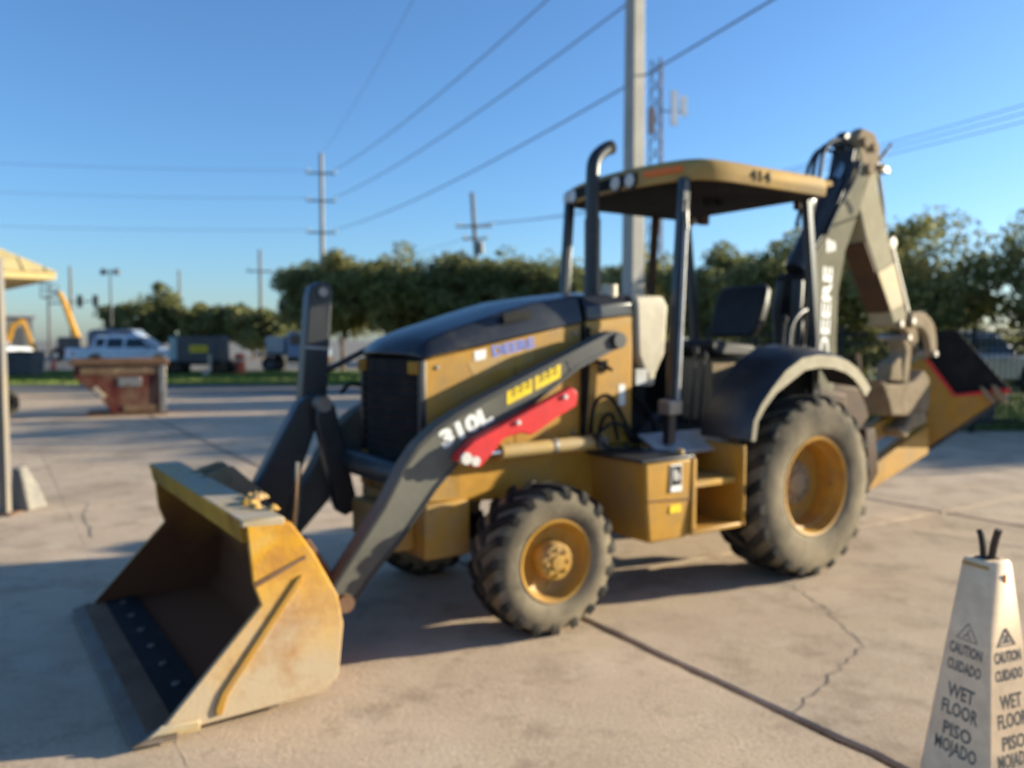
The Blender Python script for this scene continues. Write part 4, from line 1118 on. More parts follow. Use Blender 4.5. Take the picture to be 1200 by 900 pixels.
# ------------------------------------------------------------------ vehicles and gear on the far side
M['white_paint'] = mat('white_car_paint', (0.72, 0.73, 0.76), 0.3, spec=0.5, dust=(0.5, 0.48, 0.44), amount=0.2, scale=0.8, var=0.03)
M['glass'] = mat('dark_car_glass', (0.02, 0.025, 0.03), 0.08, spec=0.5)
M['car_black'] = mat('black_trim', (0.02, 0.02, 0.02), 0.6)
M['tail'] = mat('red_tail_lens', (0.5, 0.03, 0.02), 0.3)
M['silver_rim'] = mat('alloy_rim', (0.45, 0.45, 0.46), 0.35, metal=0.7)
M['bluegrey'] = mat('blue_grey_paint', (0.22, 0.27, 0.38), 0.4, (0.35, 0.35, 0.36), 0.35, 1.2)
M['darkgrey'] = mat('dark_grey_sheet', (0.075, 0.075, 0.078), 0.5, (0.12, 0.115, 0.11), 0.4, 1.5)
M['teal'] = mat('pale_teal_sheet', (0.34, 0.44, 0.44), 0.4, (0.30, 0.33, 0.33), 0.3, 1.5)
M['orange'] = mat('orange_plastic', (0.75, 0.13, 0.05), 0.5, (0.55, 0.2, 0.12), 0.3, 3)
M['lift_yellow'] = mat('orange_yellow_paint', (0.62, 0.30, 0.03), 0.45, (0.45, 0.24, 0.05), 0.3, 1.5)
def car_wheel(parent, x, y, r, w_=0.22, rim='silver_rim'):
    e = empty('wheel', (x, y, r)); e.parent = parent
    MB().lathe([(-w_ / 2, r * 0.6), (-w_ / 2, r * 0.92), (-w_ * 0.3, r), (w_ * 0.3, r), (w_ / 2, r * 0.92), (w_ / 2, r * 0.6)], n=20).build('tire', 'tread', e)
    MB().lathe([(-w_ * 0.45, r * 0.62), (-w_ * 0.3, r * 0.5), (-w_ * 0.35, 0.0)], n=16).build('rim', rim, e)
    MB().lathe([(w_ * 0.45, r * 0.62), (w_ * 0.3, r * 0.5), (w_ * 0.35, 0.0)], n=16).build('rim', rim, e)
def arch(cx, r, z0, n=7):
    return [(cx + r * math.cos(PI * k / n), z0 + r * math.sin(PI * k / n)) for k in range(n + 1)]
def pickup(name, loc, rz, label, cat, paint='white_paint', bed=True, ln=5.7, group=None):
    e = empty(name, loc, rz, label, cat, group)
    h = ln / 2
    xr, xf, r = -h + 1.25, h - 0.95, 0.38
    low = 0.42
    prof = [(-h, 0.55), (-h + 0.05, low)] + [(xr - 0.46, low)] + arch(xr, 0.46, low)[::-1][1:-1] + [(xr + 0.46, low), (xf - 0.46, low)] + arch(xf, 0.46, low)[::-1][1:-1] + [(xf + 0.46, low), (h - 0.05, low), (h, 0.62), (h - 0.04, 0.98), (h - 0.22, 1.07), (h - 1.45, 1.14), (-h + 0.02, 1.12 if bed else 1.15)]
    MB().prism(prof, -0.95, 0.95).build('body', paint, e, bevel=0.05)
    x0, x1 = (-h + 1.65, h - 1.25) if bed else (-h + 0.1, h - 1.25)
    cab = [[(x0, -0.90, 1.12), (x1, -0.90, 1.12), (x1, 0.90, 1.12), (x0, 0.90, 1.12)], [(x0 + 0.12, -0.72, 1.80), (x1 - 0.85, -0.72, 1.80), (x1 - 0.85, 0.72, 1.80), (x0 + 0.12, 0.72, 1.80)], [(x0 + 0.3, -0.62, 1.87), (x1 - 1.05, -0.62, 1.87), (x1 - 1.05, 0.62, 1.87), (x0 + 0.3, 0.62, 1.87)]]
    cb = MB().loft(cab).build('cab', paint, e, bevel=0.05)
    xm = (x0 + x1 - 0.5) / 2
    for s in (-1, 1):
        def q(x, z): return (x, s * (0.905 - 0.265 * (z - 1.12)), z)
        for (a, b, tb) in ((x0 + 0.18, xm - 0.06, 0.0), (xm + 0.06, x1 - 0.25, 0.50)):
            V = [q(a, 1.2), q(b, 1.2), q(b - tb, 1.70), q(a + 0.06, 1.70)]
            V2 = [(p[0], p[1] + s * 0.012, p[2]) for p in V]
            MB().loft([V, V2]).build('side_window', 'glass', cb)
        for x in (xm - 0.30, x1 - 0.75):
            MB().bb(x - 0.09, x + 0.09, s * 0.955 - 0.012, s * 0.955 + 0.012, 0.98, 1.01).build('door_handle', 'car_black', e)
        MB().bb(x1 - 0.32, x1 - 0.16, s * 1.02 - 0.07, s * 1.02 + 0.07, 1.14, 1.28).build('side_mirror', 'car_black', e, bevel=0.02)
        MB().bb(-h - 0.012, -h + 0.10, s * 0.86 - 0.09, s * 0.86 + 0.097, 0.74, 1.05).build('taillight', 'tail', e, bevel=0.01)
        MB().bb(h - 0.20, h + 0.005, s * 0.76 - 0.16, s * 0.76 + 0.20, 0.78, 0.96).build('headlight', 'lamp_lens', e, bevel=0.02)
    MB().loft([[(x1 + 0.004, -0.82, 1.16), (x1 + 0.004, 0.82, 1.16), (x1 - 0.79, 0.68, 1.765), (x1 - 0.79, -0.68, 1.765)], [(x1 + 0.02, -0.82, 1.17), (x1 + 0.02, 0.82, 1.17), (x1 - 0.775, 0.68, 1.777), (x1 - 0.775, -0.68, 1.777)]]).build('windshield', 'glass', cb)
    MB().bb(h - 0.06, h + 0.05, -0.9, 0.9, 0.45, 0.62).build('bumper', 'car_black', e, bevel=0.02)
    MB().bb(-h - 0.08, -h + 0.02, -0.9, 0.9, 0.48, 0.62).build('bumper', 'silver_rim', e, bevel=0.02)
    MB().bb(h - 0.02, h + 0.012, -0.55, 0.55, 0.68, 0.93).build('front_grille', 'car_black', e)
    if bed:
        MB().bb(-h + 0.10, x0 - 0.05, -0.78, 0.78, 1.10, 1.135).build('bed_opening', 'car_black', e)
    for x in (xr, xf):
        for s in (-1, 1):
            car_wheel(e, x, s * 0.84, r)
    e.scale = (1, 1, 1.05)
    return e
pickup('pickup_truck', (-21.5, 46.8, 0), R(2), 'nearest white crew cab pickup truck parked side-on behind the red hopper', 'pickup truck')
pickup('pickup_truck', (-25.0, 52.5, 0), R(3), 'second white pickup truck whose bed shows left of the nearest one', 'pickup truck')
pickup('parked_suv', (-37.6, 60, 0), R(50), 'white SUV seen from behind at the left edge beside yellow machinery', 'SUV', bed=False, ln=4.7)
# box van behind the trucks
VN = empty('box_van', (-27.2, 57.5, 0), R(4), 'dusky blue van standing behind the white pickup trucks', 'van')
VN.scale = (0.95, 1, 0.88)
MB().prism([(-1.9, 0.45), (2.3, 0.45), (2.35, 1.2), (1.85, 1.45), (1.45, 2.45), (1.2, 2.72), (-1.5, 2.74), (-1.9, 2.5)], -0.95, 0.95).build('body', mat('pale_blue_van', (0.16, 0.20, 0.28), 0.5, (0.12, 0.14, 0.17), 0.4, 1), VN, bevel=0.06)
for s in (-1, 1):
    MB().prism([(0.1, 1.75), (1.25, 1.75), (1.05, 2.45), (0.1, 2.45)], s * 0.951, s * 0.962).build('side_window', 'glass', VN)
    MB().prism([(-1.5, 1.75), (-0.1, 1.75), (-0.1, 2.45), (-1.5, 2.45)], s * 0.951, s * 0.962).build('side_window', 'darkgrey', VN)
    for x in (-1.15, 1.45):
        car_wheel(VN, x, s * 0.83, 0.36)
# generator trailer
GT = empty('generator_trailer', (-14.9, 40.0, 0), R(0), 'dark grey towable generator with yellow label and pale teal end panel', 'generator')
MB().prism([(-1.02, 0.62), (1.05, 0.62), (1.05, 1.72), (0.95, 1.85), (-1.02, 1.85)], -0.65, 0.65).build('housing', 'darkgrey', GT, bevel=0.04)
MB().bb(-1.42, -1.03, -0.62, 0.62, 0.68, 1.82).build('end_panel', 'teal', GT, bevel=0.05)
MB().bb(-0.40, 0.42, -0.665, -0.652, 1.10, 1.42).build('yellow_label', 'yellow_decal', GT)
for k in range(4):
    MB().bb(-0.30 + k * 0.17, -0.20 + k * 0.17, -0.67, -0.666, 1.2, 1.32).build('label_mark', 'dark_print', GT)
MB().bb(-1.4, 1.3, -0.5, 0.5, 0.48, 0.615).build('trailer_frame', 'car_black', GT)
car_wheel(GT, -1.25, -0.62, 0.36, 0.22, 'brown'); car_wheel(GT, 0.95, -0.70, 0.36, 0.22, 'brown'); car_wheel(GT, 0.95, 0.70, 0.36, 0.22, 'brown'); car_wheel(GT, -1.25, 0.62, 0.36, 0.22, 'brown')
MB().tube([(0.62, -0.9, 0.18), (0.62, -0.9, 1.0)], 0.07, 10).build('jack_stand', 'beige', GT)
MB().lathe([(-0.05, 0.15), (0.05, 0.15), (0.06, 0.0)], (0.42, -0.92, 0.15), 'y', 14).build('jack_wheel', 'lamp_lens', GT)
MB().tube([(-0.4, 0, 1.85), (-0.4, 0, 2.05)], 0.05, 8).build('exhaust', 'car_black', GT)
# traffic drum and cone
DRM = empty('traffic_drum', (-13.55, 41.2, 0), 0, 'orange striped traffic drum on the grass beside the dark generator', 'traffic drum')
MB().lathe([(0.0, 0.36), (0.07, 0.36), (0.08, 0.29), (0.95, 0.23), (1.0, 0.2), (1.02, 0.0)], axis='z', n=20).build('drum_body', 'orange', DRM)
for z in (0.3, 0.62):
    MB().lathe([(z, 0.285 - 0.06 * z + 0.006), (z + 0.13, 0.277 - 0.06 * z + 0.006)], axis='z', n=20).build('stripe', mat('faded_white_band', (0.7, 0.45, 0.38), 0.5), DRM)
TC = empty('traffic_cone', (-26.05, 47.0, 0), 0, 'small bright orange traffic cone on the lot behind the white trucks', 'traffic cone')
MB().lathe([(0.05, 0.17), (0.6, 0.04), (0.62, 0.0)], axis='z', n=14).build('cone_body', 'orange', TC)
MB().bb(-0.2, 0.2, -0.2, 0.2, 0.0, 0.05).build('base', 'orange', TC)
# work truck
WT = empty('flatbed_truck', (-12.0, 44.2, 0), R(0), 'dusty blue-grey work truck with low flatbed parked on the grass edge', 'truck')
MB().prism([(0.2, 0.75), (2.2, 0.75), (2.2, 1.25), (1.5, 1.40), (1.15, 2.05), (0.3, 2.1), (0.2, 1.9)], -0.9, 0.9).build('cab', 'bluegrey', WT, bevel=0.06)
for s in (-1, 1):
    MB().prism([(0.4, 1.42), (1.25, 1.42), (1.02, 1.95), (0.42, 1.95)], s * 0.901, s * 0.912).build('side_window', 'glass', WT)
MB().bb(-1.4, 0.15, -0.95, 0.95, 0.85, 1.0).build('flatbed', 'darkgrey', WT, bevel=0.02)
MB().bb(-0.9, 0.05, -0.8, 0.8, 1.0, 1.85).build('tool_body', 'silver', WT, bevel=0.03)
MB().bb(0.15, 2.15, -0.7, 0.7, 0.5, 0.74).build('truck_frame', 'car_black', WT)
MB().bb(2.15, 2.28, -0.9, 0.9, 0.55, 0.80).build('bumper', 'brown', WT, bevel=0.02)
for x in (-0.7, 1.65):
    for s in (-1, 1):
        car_wheel(WT, x, s * 0.82, 0.42, 0.24, 'darkgrey')
# dark bin at left
DB = empty('dark_bin', (-22.6, 38.2, 0), R(4), 'square black steel bin on the grass near the left edge', 'bin')
MB().loft([[(-0.66, -0.6, 0.08), (0.66, -0.6, 0.08), (0.66, 0.6, 0.08), (-0.66, 0.6, 0.08)], [(-0.72, -0.66, 1.10), (0.72, -0.66, 1.10), (0.72, 0.66, 1.10), (-0.72, 0.66, 1.10)]]).build('bin_body', 'darkgrey', DB, bevel=0.03)
MB().bb(-0.76, 0.76, -0.70, 0.70, 1.10, 1.17).build('rim', 'car_black', DB, bevel=0.02)
MB().bb(-0.62, 0.62, -0.5, 0.5, 0.0, 0.08).build('base', 'car_black', DB)
# boom lift
BL = empty('boom_lift', (-33.8, 64, 0), R(0), 'orange-yellow boom lift with raised arm and basket behind the trucks', 'boom lift')
MB().bb(-1.2, 1.2, -0.9, 0.9, 0.45, 1.1).build('chassis', 'darkgrey', BL, bevel=0.05)
MB().bb(-0.9, 0.9, -0.8, 0.8, 1.1, 1.9).build('turntable', 'darkgrey', BL, bevel=0.08)
MB().tube([(0.3, 0, 1.7), (-0.25, 0, 3.2), (-0.75, 0, 4.7), (-1.05, 0, 5.3)], [0.24, 0.22, 0.2, 0.18], 6).build('boom', 'lift_yellow', BL)
MB().tube([(-1.05, 0, 5.25), (-1.5, 0, 5.4)], 0.12, 8).build('jib', 'darkgrey', BL)
bk = MB()
for z in (4.95, 5.45, 5.9):
    bk.tube([(-2.2, -0.5, z), (-1.4, -0.5, z), (-1.4, 0.5, z), (-2.2, 0.5, z), (-2.2, -0.5, z)], 0.04, 6)
for (x, y) in ((-2.2, -0.5), (-1.4, -0.5), (-1.4, 0.5), (-2.2, 0.5)):
    bk.tube([(x, y, 4.9), (x, y, 5.95)], 0.04, 6)
bk.bb(-2.2, -1.4, -0.5, 0.5, 4.88, 4.95)
bk.build('basket', 'darkgrey', BL)
for x in (-0.9, 0.9):
    for s in (-1, 1):
        car_wheel(BL, x, s * 0.95, 0.48, 0.35)
# excavator at left
EX = empty('excavator', (-37.6, 62.5, 0), R(25), 'yellow excavator with bent arm parked at far left behind the bin', 'excavator')
MB().bb(-3.0, -0.4, -1.2, 1.2, 0.9, 1.7).build('upper_body', 'darkgrey', EX, bevel=0.1)
MB().prism([(-1.6, 1.7), (-0.4, 1.7), (-0.5, 2.9), (-1.5, 2.95)], -1.15, -0.1).build('cab', 'darkgrey', EX, bevel=0.06)
MB().prism([(-1.4, 2.0), (-0.55, 2.0), (-0.6, 2.75), (-1.4, 2.8)], -1.17, -1.151).build('cab_window', 'glass', EX)
for s in (-1, 1):
    MB().prism([(-3.2, 0.45), (-2.9, 0.05), (-0.6, 0.05), (-0.3, 0.45), (-0.6, 0.85), (-2.9, 0.85)], s * 0.8, s * 1.3).build('track', 'car_black', EX, bevel=0.06)
MB().prism([(-0.6, 1.5), (-0.1, 2.9), (0.6, 3.25), (0.65, 2.95), (0.15, 2.65), (-0.2, 1.4)], -0.2, 0.2).build('boom', 'lift_yellow', EX, bevel=0.04)
MB().prism([(0.45, 3.3), (0.8, 3.15), (1.35, 1.4), (1.1, 1.3)], -0.16, 0.16).build('stick', 'lift_yellow', EX, bevel=0.04)
MB().prism([(1.1, 1.5), (1.45, 1.3), (1.55, 0.5), (1.2, 0.25), (0.85, 0.75)], -0.45, 0.45).build('bucket', 'lift_yellow', EX, bevel=0.05)
# low building far left
FB = empty('warehouse', (-66.0, 112, 0), R(31), 'low white warehouse far off at left behind the machinery', 'building')
MB().bb(-14, 1.0, -6, 6, 0, 4.6).build('wall', mat('pale_building_wall', (0.16, 0.16, 0.16), 0.9, (0.13, 0.125, 0.12), 0.3, 0.3), FB)
MB().bb(-14.4, 1.4, -6.4, 6.4, 4.6, 4.9).build('roof', 'silver', FB)
for k in range(3):
    MB().bb(-12 + k * 4.8, -9.6 + k * 4.8, -6.06, -5.99, 0.1, 3.2).build('door', 'darkgrey', FB)
# car and utility box behind the fence at right
pickup('parked_car', (14.8, 26.5, 0), R(12), 'silver parked car half hidden behind the dark fence at right', 'car', 'silver_rim', bed=False, ln=4.5)
UB = empty('utility_box', (9.0, 16.2, 0), R(20), 'low dark grey utility box behind the backhoe rear bucket', 'utility box')
MB().bb(-0.32, 0.32, -0.3, 0.3, 0.06, 0.52).build('cabinet', 'darkgrey', UB, bevel=0.03)
MB().bb(-0.38, 0.38, -0.36, 0.36, 0.0, 0.06).build('base', 'silver', UB, bevel=0.01)
MB().bb(-0.35, 0.35, -0.33, 0.33, 0.52, 0.56).build('lid', 'car_black', UB, bevel=0.01)

# ------------------------------------------------------------------ fence at right
M['fence'] = mat('dark_fence_paint', (0.016, 0.017, 0.016), 0.6)
FN = empty('metal_fence', (3.6, 15.2, 0), R(-1.5), 'dark metal picket fence running along the lot under the trees', 'fence')
for k in range(11):
    x = k * 2.4
    MB().box((x, 0, 0.97), (0.07, 0.07, 1.94)).build('post', 'fence', FN)
    if k < 10:
        for z in (0.22, 1.62, 1.80):
            MB().box((x + 1.2, 0, z), (2.33, 0.035, 0.04)).build('rail', 'fence', FN)
for k in range(24 * 10):
    x = 0.1 + k * 0.1
    if (x % 2.4) < 0.08 or (x % 2.4) > 2.32: continue
    if k == 0 or 'PK' not in globals():
        PK = MB().box((0, 0, 0), (0.018, 0.018, 1.74)).build('picket', 'fence', FN)
        PK.location = (x, 0.028, 0.98)
    else:
        c = PK.copy(); col.objects.link(c); c.location = (x, 0.028, 0.98)

# ------------------------------------------------------------------ poles, tower, wires
M['pole_grey'] = mat('galvanised_pole', (0.24, 0.23, 0.22), 0.6, (0.19, 0.18, 0.17), 0.4, 0.5)
M['pole_wood'] = mat('weathered_pole_wood', (0.15, 0.12, 0.09), 0.85, (0.22, 0.18, 0.14), 0.4, 1.0)
M['pole_concrete'] = mat('concrete_pole', (0.40, 0.37, 0.32), 0.8, (0.32, 0.295, 0.26), 0.45, 0.8)
M['wire'] = mat('wire_grey', (0.13, 0.15, 0.19), 0.6)
M['tower'] = mat('tower_red_grey', (0.22, 0.17, 0.17), 0.6)
cp_ = MB().loft([[(a * 0.215, b * 0.215, 0) for a, b in ((-1, -1), (1, -1), (1, 1), (-1, 1))], [(a * 0.15, b * 0.15, 14.0) for a, b in ((-1, -1), (1, -1), (1, 1), (-1, 1))]]).build('concrete_pole', 'pole_concrete', None, bevel=0.02)
cp_.location = (2.98, 20.5, 0); cp_.rotation_euler = (0, 0, R(33))
tag(cp_, 'tall square tapered concrete pole rising behind the canopy', 'utility pole')
MB().box((0.18, 0, 5.4), (0.05, 0.3, 0.12)).build('pole_band', 'steel', cp_)
def pole(x, y, h, r, m, label, arms=(), insul=True, tilt=0.0, extra=None):
    e = empty('utility_pole', (x, y, 0), 0, label, 'utility pole')
    e.rotation_euler = (0, tilt, 0)
    MB().tube([(0, 0, 0), (0, 0, h)], [r, r * 0.7], 12).build('shaft', m, e)
    for (z, w_, rz) in arms:
        q = Matrix.Rotation(rz, 3, 'Z')
        MB().box((0, -r * 1.2, z), (w_ * 2, 0.12, 0.13), q).build('crossarm', m, e)
        for s in (-1, 1):
            p = q @ Vector((s * w_ * 0.93, -r * 1.2, 0)); 
            MB().lathe([(z + 0.06, 0.06), (z + 0.14, 0.09), (z + 0.24, 0.06), (z + 0.3, 0.0)], (p.x, p.y, 0), 'z', 8).build('insulator', 'silver', e)
    return e
pole(-13.65, 60, 15.0, 0.2, 'pole_grey', 'tall pale grey pole with three crossarms rising above the dark trees', [(13.55, 1.0, 0.2), (11.6, 1.0, 0.2), (9.35, 1.0, 0.2)])
pole(-23.0, 76, 9.9, 0.17, 'pole_wood', 'wooden pole with one crossarm left of the tall grey pole', [(7.9, 1.1, 0.1)])
pole(-1.9, 54, 11.2, 0.17, 'pole_wood', 'leaning wooden pole with crossarms behind the exhaust stack', [(9.0, 1.2, 0.4), (8.2, 0.8, 0.4)], tilt=R(-3.5))
MB().lathe([(0, 0.0), (0.02, 0.2), (0.8, 0.2), (0.85, 0.0)], (0.35, -0.1, 7.2), 'z', 12).build('transformer', 'pole_grey', bpy.data.objects['utility_pole.002'])
pole(-43.0, 81, 8.8, 0.16, 'pole_wood', 'slim wooden pole beside the raised yellow boom lift')
pole(-36.0, 90, 9.2, 0.16, 'pole_wood', 'slim wooden pole behind the bushes right of the twin lamp post')
LP = empty('lamp_post', (-36.2, 75, 0), 0, 'slim dark lamp post with two lamp heads above the trucks', 'lamp post')
MB().tube([(0, 0, 0), (0, 0, 8.0)], [0.12, 0.07], 10).build('shaft', 'darkgrey', LP)
MB().tube([(-0.6, 0, 7.85), (0.6, 0, 7.85)], 0.05, 8).build('arm', 'darkgrey', LP)
for s in (-1, 1):
    MB().lathe([(7.55, 0.28), (7.75, 0.30), (8.05, 0.16), (8.12, 0.0)], (s * 0.6, 0, 0), 'z', 12).build('lamp_head', 'darkgrey', LP)
TS = empty('traffic_signal', (-50.2, 90, 0), 0, 'traffic signal mast arm with two hanging signal heads far off at left', 'traffic signal')
MB().tube([(0, 0, 0), (0, 0, 6.2)], [0.16, 0.12], 10).build('mast', 'darkgrey', TS)
MB().tube([(0, 0, 5.6), (5.4, 0, 5.9)], [0.09, 0.06], 8).build('mast_arm', 'darkgrey', TS)
for x in (3.4, 5.1):
    hd = MB().bb(x - 0.22, x + 0.22, -0.18, 0.18, 5.2, 6.5).build('signal_head', 'car_black', TS)
    for z in (5.45, 5.85, 6.25):
        MB().lathe([(-0.2, 0.15), (-0.19, 0.0)], (x, 0, z), 'y', 10).build('lens', 'darkgrey', hd)
TW = empty('cell_tower', (34.6, 200, 0), R(20), 'distant lattice cell tower with white antenna panels behind the concrete pole', 'cell tower')
tl = MB()
HT = 68.0
def tws(z): return 2.6 - 1.0 * z / HT
lv2 = [HT * k / 17 for k in range(18)]
cs = [(math.cos(2 * PI * k / 3 + 0.4), math.sin(2 * PI * k / 3 + 0.4)) for k in range(3)]
for k in range(3):
    tl.tube([(cs[k][0] * tws(0), cs[k][1] * tws(0), 0), (cs[k][0] * tws(HT), cs[k][1] * tws(HT), HT)], 0.18, 6)
for i in range(17):
    for k in range(3):
        a, b = cs[k], cs[(k + 1) % 3]
        tl.tube([(a[0] * tws(lv2[i]), a[1] * tws(lv2[i]), lv2[i]), (b[0] * tws(lv2[i + 1]), b[1] * tws(lv2[i + 1]), lv2[i + 1])], 0.12, 4)
        tl.tube([(b[0] * tws(lv2[i]), b[1] * tws(lv2[i]), lv2[i]), (a[0] * tws(lv2[i + 1]), a[1] * tws(lv2[i + 1]), lv2[i + 1])], 0.12, 4)
tl.build('lattice_mast', 'tower', TW)
MB().tube([(0, 0, 56), (5.2, -1.5, 56)], 0.2, 6).build('antenna_arm', 'pole_grey', TW)
for (x, z0, z1) in ((3.4, 52.5, 60.5), (6.0, 55.0, 59.5), (-2.6, 50, 56)):
    MB().bb(x - 0.8, x + 0.8, -2.2, -1.4, z0, z1).build('antenna_panel', 'white_paint' if x > 0 else 'tower', TW)
def wire(a, b, sag, r, label, n=24):
    a, b = Vector(a), Vector(b)
    P = []
    for i in range(n + 1):
        t = i / n
        p = a.lerp(b, t)
        p.z -= sag * 4 * t * (1 - t)
        P.append(p)
    o = MB().tube(P, r * 0.85, 5).build('power_line', 'wire')
    tag(o, label, 'power line')
wire((-12.75, 59.8, 13.75), (15.5, -10, 13.6), 1.7, 0.028, 'highest heavy power line sweeping from the grey pole up out of the picture')
wire((-12.75, 59.8, 11.8), (15.8, -10, 11.6), 1.5, 0.028, 'middle heavy power line sweeping from the grey pole towards the picture top')
wire((-12.75, 59.8, 9.55), (15.6, -10, 9.6), 1.5, 0.028, 'lowest heavy power line passing behind the concrete pole')
wire((-13.6, 60, 15.0), (11.0, -10, 18.0), 1.8, 0.012, 'thin faint top wire left of the heavy power lines')
for z, l in ((13.75, 'upper'), (11.8, 'middle'), (9.55, 'lower')):
    wire((-14.5, 59.8, z), (-60, 52.0, z + 0.9), 0.6, 0.016, l + ' thin wire running left from the tall grey pole')
wire((-1.1, 54, 9.25), (18.5, 23.5, 9.5), 0.75, 0.018, 'upper of three thin wires rising right behind the backhoe boom')
wire((-1.9, 54, 9.2), (18.6, 23.4, 9.2), 0.75, 0.018, 'middle of three thin wires rising right behind the backhoe boom')
wire((-2.7, 54, 9.1), (18.7, 23.3, 8.9), 0.75, 0.018, 'lower of three thin wires rising right behind the backhoe boom')
wire((2.98, 20.5, 13.6), (30, 27, 14.2), 0.5, 0.008, 'faint high wire crossing the sky above the boom')
wire((-2.6, 54, 8.4), (-22.0, 76, 8.1), 0.8, 0.016, 'wire sagging between the leaning pole and wooden pole')

# ------------------------------------------------------------------ trees
M['bark'] = mat('tree_bark', (0.16, 0.11, 0.075), 0.9, (0.09, 0.065, 0.045), 0.5, 4, bump=0.4, bump_scale=25)
def leafy(m):
    t = m.node_tree
    b = t.nodes['Principled BSDF']
    out = t.nodes['Material Output']
    tr = t.nodes.new('ShaderNodeBsdfTranslucent')
    mx = t.nodes.new('ShaderNodeMixShader')
    mx.inputs[0].default_value = 0.35
    t.links.new(b.inputs['Base Color'].links[0].from_socket, tr.inputs[0])
    t.links.new(b.outputs[0], mx.inputs[1]); t.links.new(tr.outputs[0], mx.inputs[2]); t.links.new(mx.outputs[0], out.inputs[0])
    return m
M['leaf'] = mat('leaves_green', (0.185, 0.19, 0.062), 0.6, (0.31, 0.265, 0.095), 0.5, 0.6, island=0.5)
M['leaf_dark'] = mat('leaves_dark_green', (0.145, 0.16, 0.060), 0.6, (0.24, 0.22, 0.08), 0.45, 0.6, island=0.5)
leafy(M['leaf']); leafy(M['leaf_dark'])
def crown_mesh(seed, h, rx, rz, zc, nclump, nleaf, leaf, m, spread=0.42, irregular=0.35):
    g = np.random.default_rng(seed)
    # clump centres fill an uneven ellipsoid, denser towards its outside
    d = g.normal(size=(nclump, 3)); d /= np.linalg.norm(d, axis=1)[:, None]
    rad = g.uniform(0.3, 1.0, nclump) ** 0.5
    lump = 0.95 + irregular * 0.7 * np.sin(d[:, 0] * 5 + seed) * np.cos(d[:, 1] * 4 + seed * 2) + irregular * 0.6 * np.sin(d[:, 2] * 7 + seed)
    lump = np.minimum(lump, 1.08)
    c = d * (rad * lump)[:, None] * np.array([rx, rx, rz]) + np.array([0, 0, zc])
    c[:, 2] = np.maximum(c[:, 2], zc - rz * 0.75)
    cr = g.uniform(0.6, 1.4, nclump) * spread
    ci = g.integers(0, nclump, nleaf)
    o = g.normal(size=(nleaf, 3)); o /= np.linalg.norm(o, axis=1)[:, None]
    p = c[ci] + o * (cr[ci] * g.uniform(0.1, 1.0, nleaf) ** 0.5)[:, None] * np.array([1, 1, 0.75])
    a = g.normal(size=(nleaf, 3)); a /= np.linalg.norm(a, axis=1)[:, None]
    b = np.cross(a, g.normal(size=(nleaf, 3))); b /= np.linalg.norm(b, axis=1)[:, None]
    s = (leaf * g.uniform(0.6, 1.4, nleaf))[:, None]
    V = np.empty((nleaf * 4, 3))
    V[0::4] = p - a * s; V[1::4] = p + b * s * 0.55; V[2::4] = p + a * s; V[3::4] = p - b * s * 0.55
    F = np.arange(nleaf * 4).reshape(nleaf, 4)
    me = bpy.data.meshes.new('crown')
    me.from_pydata(V.tolist(), [], F.tolist())
    me.materials.append(M[m])
    return me, c
def tree(loc, h, rx, seed, label, m='leaf', nleaf=9000, leaf=0.10, zfrac=0.60, rzf=0.40, trunk=0.13, group=None, spread=0.42, nclump=90, lean=0.0, cat='tree'):
    e = empty('tree', (loc[0], loc[1], 0), 0, label, cat, group)
    zc, rz = h * zfrac, h * rzf
    me, c = crown_mesh(seed, h, rx, rz, zc, nclump, nleaf, leaf, m, spread)
    o = bpy.data.objects.new('crown', me); col.objects.link(o); o.parent = e
    rr = random.Random(seed)
    t = MB()
    top = Vector((lean, 0, zc * 0.8))
    t.tube(smooth_path([(0, 0, -0.02), (rr.uniform(-0.08, 0.08), rr.uniform(-0.08, 0.08), zc * 0.35), top], 4), [trunk * (1 - 0.06 * k) for k in range(9)], 9)
    t.build('trunk', 'bark', e)
    for k in range(7):
        q = Vector(c[rr.randrange(len(c))])
        s = Vector((0, 0, zc * rr.uniform(0.3, 0.6)))
        mid = s.lerp(q, 0.5) + Vector((0, 0, 0.25))
        MB().tube(smooth_path([s, mid, q], 3), [trunk * 0.5 * (1 - 0.12 * i) for i in range(7)], 6).build('limb', 'bark', e)
    return e
